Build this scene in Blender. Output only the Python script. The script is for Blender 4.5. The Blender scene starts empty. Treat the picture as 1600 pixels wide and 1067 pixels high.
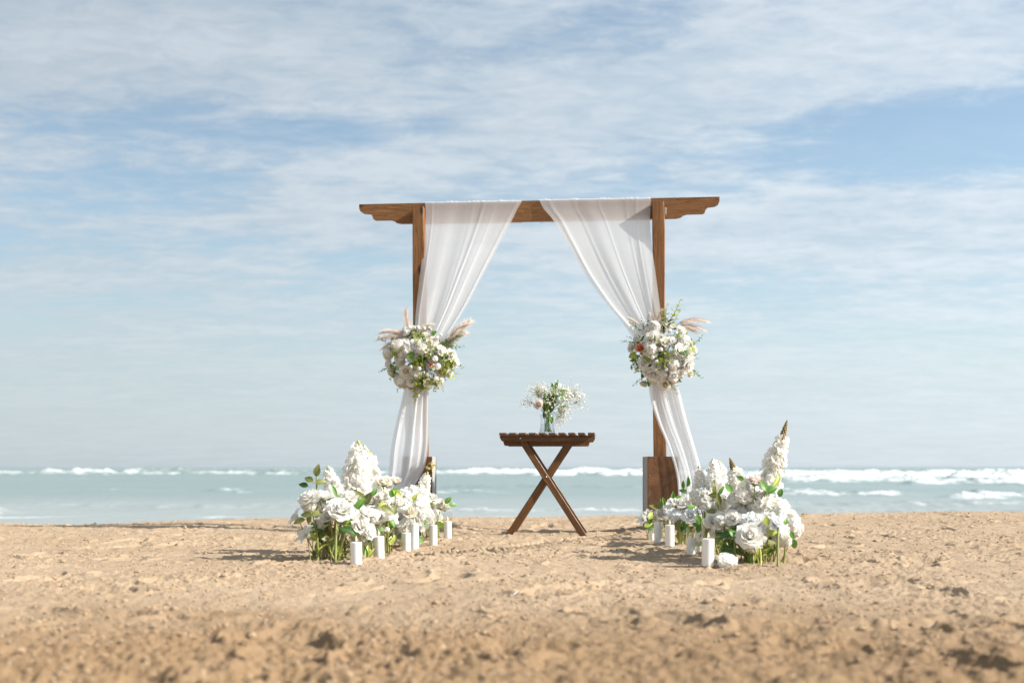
import bpy, math, random
import numpy as np
from mathutils import Vector, Matrix, Quaternion

# ------------------------------------------------------------------ camera, sky, sun
scene = bpy.context.scene
col = scene.collection
F, CX, HY, CAMZ = 2000.0, 800.0, 729.0, 0.48        # photo focal length (px), centre, horizon row, eye height (m)
cam_d = bpy.data.cameras.new('camera'); cam = bpy.data.objects.new('camera', cam_d); col.objects.link(cam)
cam.location = (0, 0, CAMZ); cam.rotation_euler = (math.radians(90), 0, 0)
cam_d.lens = 45; cam_d.sensor_width = 36; cam_d.shift_y = (HY - 533.5) / 1600.0
cam_d.clip_start = 0.05; cam_d.clip_end = 60000
cam_d.dof.use_dof = True; cam_d.dof.focus_distance = 7.9; cam_d.dof.aperture_fstop = 2.2
scene.camera = cam

SUN_EL, SUN_AZ = math.radians(32), math.radians(107)   # azimuth from +Y (out to sea) clockwise towards +X
sdir = Vector((math.sin(SUN_AZ) * math.cos(SUN_EL), math.cos(SUN_AZ) * math.cos(SUN_EL), math.sin(SUN_EL)))
sun_d = bpy.data.lights.new('sun', 'SUN'); sun = bpy.data.objects.new('sun', sun_d); col.objects.link(sun)
sun_d.energy = 4.4; sun_d.angle = math.radians(1.0); sun_d.color = (1.0, 0.95, 0.88)
sun.rotation_euler = (-sdir).to_track_quat('-Z', 'Y').to_euler()
sun.location = (30, -6, 25)

vs = scene.view_settings
vs.view_transform = 'Standard'; vs.look = 'None'; vs.exposure = 0.97; vs.gamma = 1.0; vs.use_curve_mapping = False


class NT:
    """tiny helper to write node graphs"""
    def __init__(self, tree):
        self.t = tree; self.n = tree.nodes; self.l = tree.links
    def node(self, kind, **kw):
        nd = self.n.new(kind)
        for k, v in kw.items():
            setattr(nd, k, v)
        return nd
    def put(self, sock, v):
        if v is None: return
        if isinstance(v, bpy.types.NodeSocket): self.l.new(v, sock)
        else: sock.default_value = v
    def math(self, op, a, b=None, c=None, clamp=False):
        nd = self.n.new('ShaderNodeMath'); nd.operation = op; nd.use_clamp = clamp
        self.put(nd.inputs[0], a); self.put(nd.inputs[1], b); self.put(nd.inputs[2], c)
        return nd.outputs[0]
    def mix(self, f, a, b, blend='MIX'):
        nd = self.n.new('ShaderNodeMix'); nd.data_type = 'RGBA'; nd.blend_type = blend
        self.put(nd.inputs[0], f)
        self.put(nd.inputs[6], a if not isinstance(a, tuple) else (*a[:3], 1))
        self.put(nd.inputs[7], b if not isinstance(b, tuple) else (*b[:3], 1))
        return nd.outputs[2]
    def noise(self, vec, scale, detail=2.0, rough=0.5, dist=0.0):
        nd = self.n.new('ShaderNodeTexNoise')
        self.put(nd.inputs['Vector'], vec); self.put(nd.inputs['Scale'], scale)
        nd.inputs['Detail'].default_value = detail; nd.inputs['Roughness'].default_value = rough
        nd.inputs['Distortion'].default_value = dist
        return nd.outputs['Fac']
    def step(self, v, lo, hi, a=0.0, b=1.0, smooth=True):
        nd = self.n.new('ShaderNodeMapRange'); nd.interpolation_type = 'SMOOTHSTEP' if smooth else 'LINEAR'
        self.put(nd.inputs[0], v)
        for i, x in zip((1, 2, 3, 4), (lo, hi, a, b)): self.put(nd.inputs[i], x)
        return nd.outputs[0]
    def comb(self, x, y, z):
        nd = self.n.new('ShaderNodeCombineXYZ')
        for i, v in enumerate((x, y, z)): self.put(nd.inputs[i], v)
        return nd.outputs[0]
    def sep(self, v):
        nd = self.n.new('ShaderNodeSeparateXYZ'); self.l.new(v, nd.inputs[0]); return nd.outputs


world = bpy.data.worlds.new('World'); scene.world = world; world.use_nodes = True
W = NT(world.node_tree); W.n.clear()
SKY_STRENGTH = 0.082
tc = W.node('ShaderNodeTexCoord')
d = W.sep(tc.outputs['Generated'])
sky = W.node('ShaderNodeTexSky', sky_type='NISHITA', sun_disc=False)
sky.sun_elevation = SUN_EL; sky.sun_rotation = SUN_AZ
sky.air_density = 1.0; sky.dust_density = 0.8; sky.ozone_density = 0.6
# thin cloud deck: the view ray is cut with a flat layer, so clouds foreshorten towards the horizon
zz = W.math('ADD', W.math('MAXIMUM', d[2], 0.0), 0.085)
px_ = W.math('DIVIDE', d[0], zz); py_ = W.math('DIVIDE', d[1], zz)
warp = W.noise(W.comb(px_, py_, 0.0), 1.1, 3)
deck = W.comb(W.math('ADD', px_, W.math('MULTIPLY', warp, 0.5)), py_, 3.7)
big = W.noise(deck, 0.62, 2, 0.5)
midn = W.noise(W.comb(W.math('MULTIPLY', px_, 1.0), W.math('MULTIPLY', py_, 1.5), 8.1), 2.3, 7, 0.62, 0.3)
fine = W.noise(W.comb(px_, W.math('MULTIPLY', py_, 1.5), 1.3), 9.0, 7, 0.68, 0.5)
# broad banks of the deck by bearing (x/y) and elevation (z/y)
yy = W.math('MAXIMUM', d[1], 0.05)
tx = W.math('DIVIDE', d[0], yy); tz = W.math('DIVIDE', d[2], yy)
def bank(px, py, sx, sy, amp, slope=0.0):
    cx, cz = (px - CX) / F, (HY - py) / F
    a = W.math('SUBTRACT', tx, cx)
    b = W.math('SUBTRACT', W.math('SUBTRACT', tz, cz), W.math('MULTIPLY', a, slope))
    q = W.math('ADD', W.math('POWER', W.math('DIVIDE', a, sx / F), 2.0), W.math('POWER', W.math('DIVIDE', b, sy / F), 2.0))
    return W.math('MULTIPLY', W.math('EXPONENT', W.math('MULTIPLY', q, -1.0)), amp)
banks = None
for args in [(1400, 225, 420, 75, -.33, .10), (330, 235, 420, 70, -.13, 0.0), (180, 330, 330, 60, -.12, -.05), (560, 215, 160, 50, -.10, 0.0),
             (900, 190, 420, 75, .24, .13), (1420, 80, 420, 55, .26, .12), (200, 60, 520, 90, .30, 0.0),
             (1400, 350, 360, 45, .24, .03), (480, 345, 240, 26, .13, 0.0), (1090, 270, 70, 16, .22, .02),
             (1250, 272, 34, 10, .22, 0.0), (1330, 300, 90, 10, .2, .05)]:
    g = bank(*args); banks = g if banks is None else W.math('ADD', banks, g)
cov = W.math('ADD', W.math('MULTIPLY', big, 0.35), W.math('MULTIPLY', midn, 0.75))
cov = W.math('ADD', cov, W.math('MULTIPLY', fine, 0.40))
cov = W.math('ADD', cov, W.math('MULTIPLY', banks, 0.9))
cloud = W.math('ADD', W.math('MULTIPLY', W.step(cov, 0.52, 0.84), 0.78), 0.16)
veil = W.step(d[2], 0.02, 0.24, 0.86, 0.12)                        # milky air low over the sea
cloud = W.math('MAXIMUM', W.math('MULTIPLY', cloud, 0.86), W.math('ADD', veil, W.math('MULTIPLY', W.math('SUBTRACT', midn, 0.5), 0.32)), clamp=True)
k = 1.0 / SKY_STRENGTH
lum = W.step(W.math('ADD', W.math('MULTIPLY', fine, .5), W.math('MULTIPLY', midn, .6)), 0.38, 0.75)
ccol = W.mix(lum, (0.270 * k, 0.320 * k, 0.365 * k), (0.395 * k, 0.424 * k, 0.446 * k))
low = W.step(d[2], 0.0, 0.20, 1.0, 0.0)
ccol = W.mix(W.math('MULTIPLY', low, 0.66), ccol, (0.322 * k, 0.374 * k, 0.417 * k))
east = W.step(W.math('DIVIDE', d[0], W.math('MAXIMUM', W.math('ADD', W.math('ABSOLUTE', d[1]), 0.0), 0.3)), -0.5, 0.5, 0.87, 1.12)
skyc = W.mix(1.0, sky.outputs[0], (0.98, 1.02, 1.0), 'MULTIPLY')
out = W.mix(cloud, skyc, ccol)
bg = W.node('ShaderNodeBackground'); W.l.new(out, bg.inputs[0])
W.put(bg.inputs[1], W.math('MULTIPLY', east, SKY_STRENGTH))
wo = W.node('ShaderNodeOutputWorld'); W.l.new(bg.outputs[0], wo.inputs[0])

# ------------------------------------------------------------------ helpers
rng = random.Random(7)
def tag(o, label=None, cat=None, group=None, kind=None):
    if label: o['label'] = label
    if cat: o['category'] = cat
    if group: o['group'] = group
    if kind: o['kind'] = kind
    return o
def empty(name, loc, label, cat, group=None, rz=0.0):
    o = bpy.data.objects.new(name, None); col.objects.link(o); o.location = loc; o.rotation_euler = (0, 0, rz)
    o.empty_display_size = 0.05
    return tag(o, label, cat, group)
def at(px, py, Y):
    return Vector(((px - CX) * Y / F, Y, CAMZ - (py - HY) * Y / F))
def on_sand(px, py):
    Y = F * CAMZ / (py - HY)
    return ((px - CX) * Y / F, Y)

class MB:
    def __init__(self): self.v = []; self.f = []; self.m = []
    def add(self, vs, fs, m=0):
        b = len(self.v); self.v.extend(tuple(p) for p in vs)
        for f in fs: self.f.append(tuple(b + i for i in f)); self.m.append(m)
    def box(self, c, s, m=0, M=None, bev=0.0):
        x, y, z = (i / 2 for i in s)
        if bev <= 0:
            pts = [Vector((sx * x, sy * y, sz * z)) for sz in (-1, 1) for sy in (-1, 1) for sx in (-1, 1)]
            fs = [(0, 2, 3, 1), (4, 5, 7, 6), (0, 1, 5, 4), (2, 6, 7, 3), (0, 4, 6, 2), (1, 3, 7, 5)]
        else:
            pts = []; idx = {}
            for sz in (-1, 1):
                for sy in (-1, 1):
                    for sx in (-1, 1):
                        for a in range(3):
                            p = [sx * (x - bev), sy * (y - bev), sz * (z - bev)]
                            p[a] = (sx * x, sy * y, sz * z)[a]
                            idx[(sx, sy, sz, a)] = len(pts); pts.append(Vector(p))
            fs = []
            for a in range(3):
                o1, o2 = [i for i in range(3) if i != a]
                for s in (-1, 1):
                    q = []
                    for (s1, s2) in ((-1, -1), (1, -1), (1, 1), (-1, 1)):
                        k = [0, 0, 0]; k[a] = s; k[o1] = s1; k[o2] = s2; q.append(idx[(*k, a)])
                    if (s > 0) == (a == 1): q.reverse()
                    fs.append(tuple(q))
            for a in range(3):
                o1, o2 = [i for i in range(3) if i != a]
                for s1 in (-1, 1):
                    for s2 in (-1, 1):
                        ka = [0, 0, 0]; ka[o1] = s1; ka[o2] = s2; kb = list(ka); ka[a] = -1; kb[a] = 1
                        fs.append((idx[(*ka, o1)], idx[(*kb, o1)], idx[(*kb, o2)], idx[(*ka, o2)]))
            for sx in (-1, 1):
                for sy in (-1, 1):
                    for sz in (-1, 1): fs.append(tuple(idx[(sx, sy, sz, a)] for a in range(3)))
        c = Vector(c)
        pts = [(M @ p if M else p) + c for p in pts]
        self.add(pts, fs, m)
    def tube(self, pts, r0, r1=None, n=6, m=0, cap=True):
        r1 = r0 if r1 is None else r1
        pts = [Vector(p) for p in pts]; N = len(pts); b = len(self.v)
        up = None
        for i, p in enumerate(pts):
            t = (pts[min(i + 1, N - 1)] - pts[max(i - 1, 0)])
            if t.length < 1e-9: t = Vector((0, 0, 1))
            t.normalize()
            if up is None: up = t.orthogonal().normalized()
            a = (up - t * up.dot(t)).normalized(); up = a; c = t.cross(a)
            r = r0 + (r1 - r0) * i / max(1, N - 1)
            for k in range(n):
                an = 2 * math.pi * k / n
                self.v.append(tuple(p + (a * math.cos(an) + c * math.sin(an)) * r))
        for i in range(N - 1):
            for k in range(n):
                k2 = (k + 1) % n
                self.f.append((b + i * n + k, b + i * n + k2, b + (i + 1) * n + k2, b + (i + 1) * n + k)); self.m.append(m)
        if cap:
            self.f.append(tuple(b + k for k in reversed(range(n)))); self.m.append(m)
            self.f.append(tuple(b + (N - 1) * n + k for k in range(n))); self.m.append(m)
    def ball(self, c, r, m=0, seg=6, rings=4, sq=(1, 1, 1)):
        b = len(self.v); c = Vector(c)
        self.v.append((c.x, c.y, c.z - r * sq[2]))
        for i in range(1, rings):
            th = math.pi * i / rings
            for k in range(seg):
                an = 2 * math.pi * (k + .5 * (i % 2)) / seg
                self.v.append((c.x + r * sq[0] * math.sin(th) * math.cos(an), c.y + r * sq[1] * math.sin(th) * math.sin(an), c.z - r * sq[2] * math.cos(th)))
        self.v.append((c.x, c.y, c.z + r * sq[2])); top = len(self.v) - 1
        for k in range(seg):
            k2 = (k + 1) % seg
            self.f.append((b, b + 1 + k2, b + 1 + k)); self.m.append(m)
            for i in range(rings - 2):
                o = b + 1 + i * seg
                self.f.append((o + k, o + k2, o + seg + k2, o + seg + k)); self.m.append(m)
            o = b + 1 + (rings - 2) * seg
            self.f.append((o + k, o + k2, top)); self.m.append(m)
    def lathe(self, prof, n=24, m=0, c=(0, 0, 0)):
        b = len(self.v); N = len(prof)
        for (r, z) in prof:
            for k in range(n):
                a = 2 * math.pi * k / n; self.v.append((c[0] + r * math.cos(a), c[1] + r * math.sin(a), c[2] + z))
        for i in range(N - 1):
            for k in range(n):
                k2 = (k + 1) % n
                self.f.append((b + i * n + k, b + i * n + k2, b + (i + 1) * n + k2, b + (i + 1) * n + k)); self.m.append(m)
    def grid(self, P, m=0):
        """P: rows of points"""
        b = len(self.v); R = len(P); C = len(P[0])
        for row in P: self.v.extend(tuple(p) for p in row)
        for i in range(R - 1):
            for j in range(C - 1):
                self.f.append((b + i * C + j, b + i * C + j + 1, b + (i + 1) * C + j + 1, b + (i + 1) * C + j)); self.m.append(m)
    def mesh(self, name, mats, smooth=True):
        me = bpy.data.meshes.new(name); me.from_pydata(self.v, [], self.f)
        for mt in mats: me.materials.append(mt)
        me.polygons.foreach_set('material_index', self.m)
        me.polygons.foreach_set('use_smooth', [smooth] * len(self.f)); me.update()
        return me
    def build(self, name, mats, parent=None, smooth=True):
        return link(name, self.mesh(name, mats if isinstance(mats, (list, tuple)) else [mats], smooth), parent)
def link(name, me, parent=None, M=None):
    o = bpy.data.objects.new(name, me); col.objects.link(o)
    if parent: o.parent = parent
    if M is not None: o.matrix_basis = M
    return o
def place(name, me, parent, loc, direction, scale, roll=0.0, sz=None):
    """put a template (axis +Z) at world loc, looking along direction"""
    q = Vector(direction).normalized().to_track_quat('Z', 'Y') @ Quaternion((0, 0, 1), roll)
    s = scale if sz is None else 1
    S = Matrix.Diagonal((scale, scale, sz if sz else scale, 1))
    o = link(name, me, parent)
    base = parent.matrix_basis.inverted() if parent else Matrix()
    o.matrix_basis = base @ Matrix.Translation(Vector(loc)) @ q.to_matrix().to_4x4() @ S
    return o

# ------------------------------------------------------------------ materials
def new_mat(name):
    m = bpy.data.materials.new(name); m.use_nodes = True; t = NT(m.node_tree); t.n.clear()
    o = t.node('ShaderNodeOutputMaterial'); return m, t, o
def principled(t, o, color, rough=0.6, spec=0.4, normal=None, **kw):
    p = t.node('ShaderNodeBsdfPrincipled')
    t.put(p.inputs['Base Color'], (*color, 1) if isinstance(color, tuple) else color)
    t.put(p.inputs['Roughness'], rough); t.put(p.inputs['Specular IOR Level'], spec)
    if normal is not None: t.l.new(normal, p.inputs['Normal'])
    for kk, v in kw.items(): t.put(p.inputs[kk], v)
    t.l.new(p.outputs[0], o.inputs[0]); return p
def bump(t, h, strength=0.5, dist=0.01, normal=None):
    b = t.node('ShaderNodeBump'); t.put(b.inputs['Height'], h); b.inputs['Strength'].default_value = strength
    b.inputs['Distance'].default_value = dist
    if normal is not None: t.l.new(normal, b.inputs['Normal'])
    return b.outputs[0]
def objcoord(t): return t.node('ShaderNodeTexCoord').outputs['Object']

def mat_sand():
    m, t, o = new_mat('sand')
    v = t.node('ShaderNodeNewGeometry').outputs['Position']
    n1 = t.noise(v, 1.1, 4, .6); n2 = t.noise(v, 30, 5, .7); n3 = t.noise(v, 240, 3, .7)
    c = t.mix(t.step(n1, .3, .7), (.465, .342, .226), (.54, .406, .278))
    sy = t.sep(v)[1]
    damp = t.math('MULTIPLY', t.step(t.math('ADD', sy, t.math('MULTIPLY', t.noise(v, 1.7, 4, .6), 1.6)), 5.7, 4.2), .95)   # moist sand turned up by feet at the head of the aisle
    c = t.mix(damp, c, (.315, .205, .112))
    c = t.mix(t.math('MULTIPLY', t.step(n2, .45, .72), .5), c, (.47, .32, .185))
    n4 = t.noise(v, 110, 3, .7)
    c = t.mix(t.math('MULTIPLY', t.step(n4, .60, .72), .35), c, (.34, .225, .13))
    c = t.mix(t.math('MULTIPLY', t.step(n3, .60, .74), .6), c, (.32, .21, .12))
    c = t.mix(t.step(n3, .36, .28), c, (.74, .59, .42))
    h = t.math('ADD', t.math('MULTIPLY', t.noise(v, 95, 4, .65), 1.0), t.math('MULTIPLY', t.noise(v, 380, 2, .6), .35))
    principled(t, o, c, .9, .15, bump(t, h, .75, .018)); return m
def mat_clod():
    m, t, o = new_mat('sand_clod')
    v = t.node('ShaderNodeNewGeometry').outputs['Position']
    c = t.mix(t.noise(v, 60, 3), (.38, .275, .175), (.47, .345, .23))
    principled(t, o, c, .95, .1, bump(t, t.noise(v, 200, 3), .8, .01)); return m
def mat_wood(name, dark, mid, light, scale=1.0, axis=0, rough=.55, knots=True):
    m, t, o = new_mat(name)
    v = objcoord(t); s = t.sep(v)
    c3 = [s[0], s[1], s[2]]
    lo = [t.math('MULTIPLY', c3[i], (1.6 if i == axis else 26.0) * scale) for i in range(3)]
    fi = [t.math('MULTIPLY', c3[i], (6.0 if i == axis else 240.0) * scale) for i in range(3)]
    oi = t.node('ShaderNodeObjectInfo').outputs['Random']
    lo[1] = t.math('ADD', lo[1], t.math('MULTIPLY', oi, 40)); fi[1] = t.math('ADD', fi[1], t.math('MULTIPLY', oi, 40))
    a = t.noise(t.comb(*lo), 1.0, 4, .6, 1.6); b = t.noise(t.comb(*fi), 1.0, 3, .6)
    rings = t.math('FRACT', t.math('MULTIPLY', a, 7.0))
    c = t.mix(t.step(a, .3, .7), mid, light)
    c = t.mix(t.math('MULTIPLY', t.step(rings, .55, .98), .55), c, dark)
    c = t.mix(t.math('MULTIPLY', t.step(b, .5, .75), .5), c, dark)
    if knots:
        kv = [t.math('MULTIPLY', c3[i], (3.2 if i == axis else 7.5)) for i in range(3)]
        vo = t.node('ShaderNodeTexVoronoi'); t.l.new(t.comb(*kv), vo.inputs['Vector']); vo.inputs['Scale'].default_value = 1.0
        c = t.mix(t.step(vo.outputs['Distance'], .18, .06), c, tuple(i * .35 for i in dark))
    c = t.mix(t.math('MULTIPLY', t.math('SUBTRACT', oi, .5), .5), c, light)
    h = t.math('ADD', t.math('MULTIPLY', b, .6), t.math('MULTIPLY', rings, .25))
    principled(t, o, c, rough, .3, bump(t, h, .35, .004)); return m
def mat_panel():
    m, t, o = new_mat('stained_panel')
    v = objcoord(t)
    a = t.noise(v, 9, 4, .6, 1.2); b = t.noise(v, 40, 3, .6)
    c = t.mix(t.step(a, .3, .7), (.065, .027, .010), (.15, .068, .026))
    c = t.mix(t.math('MULTIPLY', t.step(a, .66, .8), .5), c, (.23, .125, .06))
    c = t.mix(t.math('MULTIPLY', t.step(b, .5, .8), .4), c, (.06, .022, .008))
    principled(t, o, c, .5, .35, bump(t, b, .2, .004)); return m
def mat_simple(name, color, rough=.5, spec=.4, var=0.15, scale=30, **kw):
    m, t, o = new_mat(name)
    n = t.noise(objcoord(t), scale, 3)
    c = t.mix(n, tuple(i * (1 - var) for i in color), tuple(min(1, i * (1 + var)) for i in color))
    principled(t, o, c, rough, spec, **kw); return m
def mat_petal(name, c0, c1, trans=.4, inner=None):
    m, t, o = new_mat(name)
    v = objcoord(t); r = t.node('ShaderNodeObjectInfo').outputs['Random']
    c = t.mix(r, c0, c1)
    n = t.noise(v, 3.0, 3); c = t.mix(t.math('MULTIPLY', t.step(n, .45, .75), .35), c, tuple(i * .9 for i in c1))
    if inner:
        L = t.node('ShaderNodeVectorMath', operation='LENGTH'); t.l.new(v, L.inputs[0])
        c = t.mix(t.step(L.outputs['Value'], .12, .55), inner, c)
    df = t.node('ShaderNodeBsdfPrincipled'); t.l.new(c, df.inputs['Base Color']); df.inputs['Roughness'].default_value = .65
    df.inputs['Specular IOR Level'].default_value = .25
    t.l.new(bump(t, t.noise(v, 22, 3), .25, .03), df.inputs['Normal'])
    tr = t.node('ShaderNodeBsdfTranslucent'); t.l.new(c, tr.inputs[0])
    mx = t.node('ShaderNodeMixShader'); mx.inputs[0].default_value = trans
    t.l.new(df.outputs[0], mx.inputs[1]); t.l.new(tr.outputs[0], mx.inputs[2]); t.l.new(mx.outputs[0], o.inputs[0])
    return m
def mat_leaf(name, c0, c1, trans=.3):
    m, t, o = new_mat(name)
    v = objcoord(t); r = t.node('ShaderNodeObjectInfo').outputs['Random']; s = t.sep(v)
    c = t.mix(r, c0, c1)
    c = t.mix(t.math('MULTIPLY', t.noise(v, 5, 4), .5), c, tuple(i * .6 for i in c0))
    rib = t.step(t.math('ABSOLUTE', s[0]), .0, .035, .6, 0.0)
    c = t.mix(rib, c, tuple(min(1, i * 1.8) for i in c1))
    df = t.node('ShaderNodeBsdfPrincipled'); t.l.new(c, df.inputs['Base Color']); df.inputs['Roughness'].default_value = .45
    df.inputs['Specular IOR Level'].default_value = .4
    tr = t.node('ShaderNodeBsdfTranslucent'); t.l.new(c, tr.inputs[0])
    mx = t.node('ShaderNodeMixShader'); mx.inputs[0].default_value = trans
    t.l.new(df.outputs[0], mx.inputs[1]); t.l.new(tr.outputs[0], mx.inputs[2]); t.l.new(mx.outputs[0], o.inputs[0])
    return m
def mat_cloth():
    m, t, o = new_mat('sheer_cloth')
    v = objcoord(t); s = t.sep(v)
    weave = t.noise(t.comb(t.math('MULTIPLY', s[0], 900), t.math('MULTIPLY', s[1], 900), t.math('MULTIPLY', s[2], 60)), 1, 2)
    alpha = t.step(weave, .2, .8, .58, .72, smooth=False)
    c = (.855, .88, .91, 1)
    df = t.node('ShaderNodeBsdfDiffuse'); df.inputs[0].default_value = c
    tr = t.node('ShaderNodeBsdfTranslucent'); tr.inputs[0].default_value = c
    mx = t.node('ShaderNodeMixShader'); mx.inputs[0].default_value = .5
    t.l.new(df.outputs[0], mx.inputs[1]); t.l.new(tr.outputs[0], mx.inputs[2])
    tp = t.node('ShaderNodeBsdfTransparent')
    m2 = t.node('ShaderNodeMixShader'); t.put(m2.inputs[0], alpha)
    t.l.new(tp.outputs[0], m2.inputs[1]); t.l.new(mx.outputs[0], m2.inputs[2]); t.l.new(m2.outputs[0], o.inputs[0])
    return m
def mat_glass():
    m, t, o = new_mat('clear_glass')
    tp = t.node('ShaderNodeBsdfTransparent'); tp.inputs[0].default_value = (.985, .99, .988, 1)
    gl = t.node('ShaderNodeBsdfGlossy'); gl.inputs['Roughness'].default_value = .04
    ge = t.node('ShaderNodeNewGeometry'); dt = t.node('ShaderNodeVectorMath', operation='DOT_PRODUCT')
    t.l.new(ge.outputs['Normal'], dt.inputs[0]); t.l.new(ge.outputs['Incoming'], dt.inputs[1])
    sch = t.math('POWER', t.math('SUBTRACT', 1.0, t.math('ABSOLUTE', dt.outputs['Value'])), 3.5)     # Schlick, same from both sides
    f = t.math('ADD', t.math('MULTIPLY', sch, .8), .05, clamp=True)
    mx = t.node('ShaderNodeMixShader'); t.put(mx.inputs[0], f)
    t.l.new(tp.outputs[0], mx.inputs[1]); t.l.new(gl.outputs[0], mx.inputs[2]); t.l.new(mx.outputs[0], o.inputs[0])
    return m
def mat_sea():
    m, t, o = new_mat('sea_water')
    v = t.node('ShaderNodeNewGeometry').outputs['Position']; s = t.sep(v)
    at_ = t.node('ShaderNodeAttribute', attribute_name='foam').outputs['Fac']
    far = t.step(s[1], 25, 220)
    st = t.comb(t.math('MULTIPLY', s[0], .25), s[1], s[2])
    pat = t.noise(st, .09, 4, .6)
    deep = t.mix(pat, (.165, .228, .212), (.235, .295, .272))
    shallow = t.mix(pat, (.30, .325, .305), (.345, .365, .348))
    c = t.mix(t.step(s[1], 30, 75), shallow, deep)
    fn = t.noise(t.comb(t.math('MULTIPLY', s[0], .45), t.math('MULTIPLY', s[1], .6), t.math('MULTIPLY', s[2], 2.5)), 1.1, 7, .7)
    fo = t.step(t.math('ADD', at_, t.math('MULTIPLY', t.math('SUBTRACT', fn, .5), 1.9)), .38, .85)
    fo = t.math('MULTIPLY', fo, t.step(at_, .02, .12))
    w1 = t.noise(st, .8, 5, .6); w2 = t.noise(st, 4.0, 4, .6)
    nr = bump(t, t.math('ADD', t.math('MULTIPLY', w1, .9), t.math('MULTIPLY', w2, .18)), .55, .55)
    p = t.node('ShaderNodeBsdfPrincipled'); t.l.new(c, p.inputs['Base Color']); p.inputs['Roughness'].default_value = .22
    p.inputs['IOR'].default_value = 1.33; t.l.new(nr, p.inputs['Normal'])
    fm = t.node('ShaderNodeBsdfPrincipled'); fm.inputs['Base Color'].default_value = (.70, .73, .73, 1); fm.inputs['Roughness'].default_value = .9
    fm.inputs['Specular IOR Level'].default_value = .1
    t.l.new(bump(t, t.noise(v, 2.2, 5), .6, .5), fm.inputs['Normal'])
    mx = t.node('ShaderNodeMixShader'); t.put(mx.inputs[0], fo)
    t.l.new(p.outputs[0], mx.inputs[1]); t.l.new(fm.outputs[0], mx.inputs[2]); t.l.new(mx.outputs[0], o.inputs[0])
    return m

M_sand = mat_sand(); M_clod = mat_clod(); M_sea = mat_sea(); M_cloth = mat_cloth(); M_glass = mat_glass(); M_panel = mat_panel()
M_beam = mat_wood('arch_wood_beam', (.070, .026, .008), (.185, .082, .028), (.265, .132, .050), axis=0)
M_post = mat_wood('arch_wood_post', (.062, .023, .007), (.175, .075, .025), (.25, .12, .044), axis=2)
M_table = mat_wood('table_wood', (.028, .011, .004), (.098, .042, .014), (.155, .072, .026), axis=0, rough=.4, knots=False)
M_slat = mat_wood('table_slat_wood', (.030, .012, .006), (.080, .034, .015), (.13, .058, .026), axis=1, rough=.4, knots=False)
M_trim = mat_simple('pale_board_edge', (.33, .325, .32), .7, .3)
M_bolt = mat_simple('bolt_metal', (.62, .58, .5), .3, .6, Metallic=1.0)
M_wax = mat_simple('white_wax', (.91, .90, .88), .5, .3, .02)
M_flame = mat_simple('flame_tip', (.85, .72, .55), .5, .4, .05)
M_white = mat_petal('white_petal', (.93, .925, .895), (.935, .915, .865), .5)
M_cream = mat_petal('cream_petal', (.90, .875, .79), (.90, .85, .73), .4, inner=(.85, .80, .58))
M_blush = mat_petal('blush_petal', (.92, .85, .79), (.91, .82, .76), .4, inner=(.90, .76, .65))
M_peach = mat_petal('peach_petal', (.88, .42, .26), (.86, .38, .22), .3)
M_cool = mat_petal('cool_white_petal', (.91, .92, .93), (.92, .925, .93), .42)
M_dark = mat_leaf('dark_leaf', (.045, .11, .03), (.08, .17, .04))
M_green = mat_leaf('green_leaf', (.09, .22, .035), (.16, .32, .055))
M_olive = mat_leaf('olive_leaf', (.19, .21, .055), (.26, .27, .085))
M_lime = mat_leaf('lime_leaf', (.36, .44, .065), (.48, .52, .12))
M_stem = mat_leaf('stem_green', (.22, .25, .06), (.31, .32, .09), .1)
M_redstem = mat_simple('reddish_stem', (.23, .10, .055), .6)
M_brownbud = mat_simple('brown_bud', (.25, .19, .085), .7, .2, .5, 9)
M_pampas = mat_petal('pampas_hair', (.80, .70, .62), (.86, .77, .70), .5)
M_yellow = mat_simple('yellow_bud', (.60, .50, .18), .7, .2, .3, 9)

# ------------------------------------------------------------------ noise in numpy
def _h(ix, iy, seed):
    n = (ix.astype(np.int64) * 374761393 + iy.astype(np.int64) * 668265263 + seed * 1274126177) & 0xFFFFFFFF
    n = ((n ^ (n >> 13)) * 1274126177) & 0xFFFFFFFF
    return ((n ^ (n >> 16)) & 0xFFFFFF) / float(0xFFFFFF)
def perlin(x, y, seed=0):
    ix = np.floor(x); iy = np.floor(y); fx = x - ix; fy = y - iy
    u = fx * fx * fx * (fx * (fx * 6 - 15) + 10); v = fy * fy * fy * (fy * (fy * 6 - 15) + 10)
    def g(a, b):
        an = _h(ix + a, iy + b, seed) * 2 * np.pi
        return np.cos(an) * (fx - a) + np.sin(an) * (fy - b)
    n0 = g(0, 0) * (1 - u) + g(1, 0) * u; n1 = g(0, 1) * (1 - u) + g(1, 1) * u
    return (n0 * (1 - v) + n1 * v) * 1.4
def fbm(x, y, o, seed=0, gain=.5):
    r = 0; a = 1
    for i in range(o): r = r + a * perlin(x * 2 ** i, y * 2 ** i, seed + i); a *= gain
    return r
def worley(x, y, seed):
    ix = np.floor(x); iy = np.floor(y); best = np.full(x.shape, 9.0)
    for a in (-1, 0, 1):
        for b in (-1, 0, 1):
            cx = ix + a + _h(ix + a, iy + b, seed); cy = iy + b + _h(ix + a, iy + b, seed + 5)
            best = np.minimum(best, (x - cx) ** 2 + (y - cy) ** 2)
    return np.sqrt(best)
def sstep(a, b, x):
    t = np.clip((x - a) / (b - a), 0, 1); return t * t * (3 - 2 * t)

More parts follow.
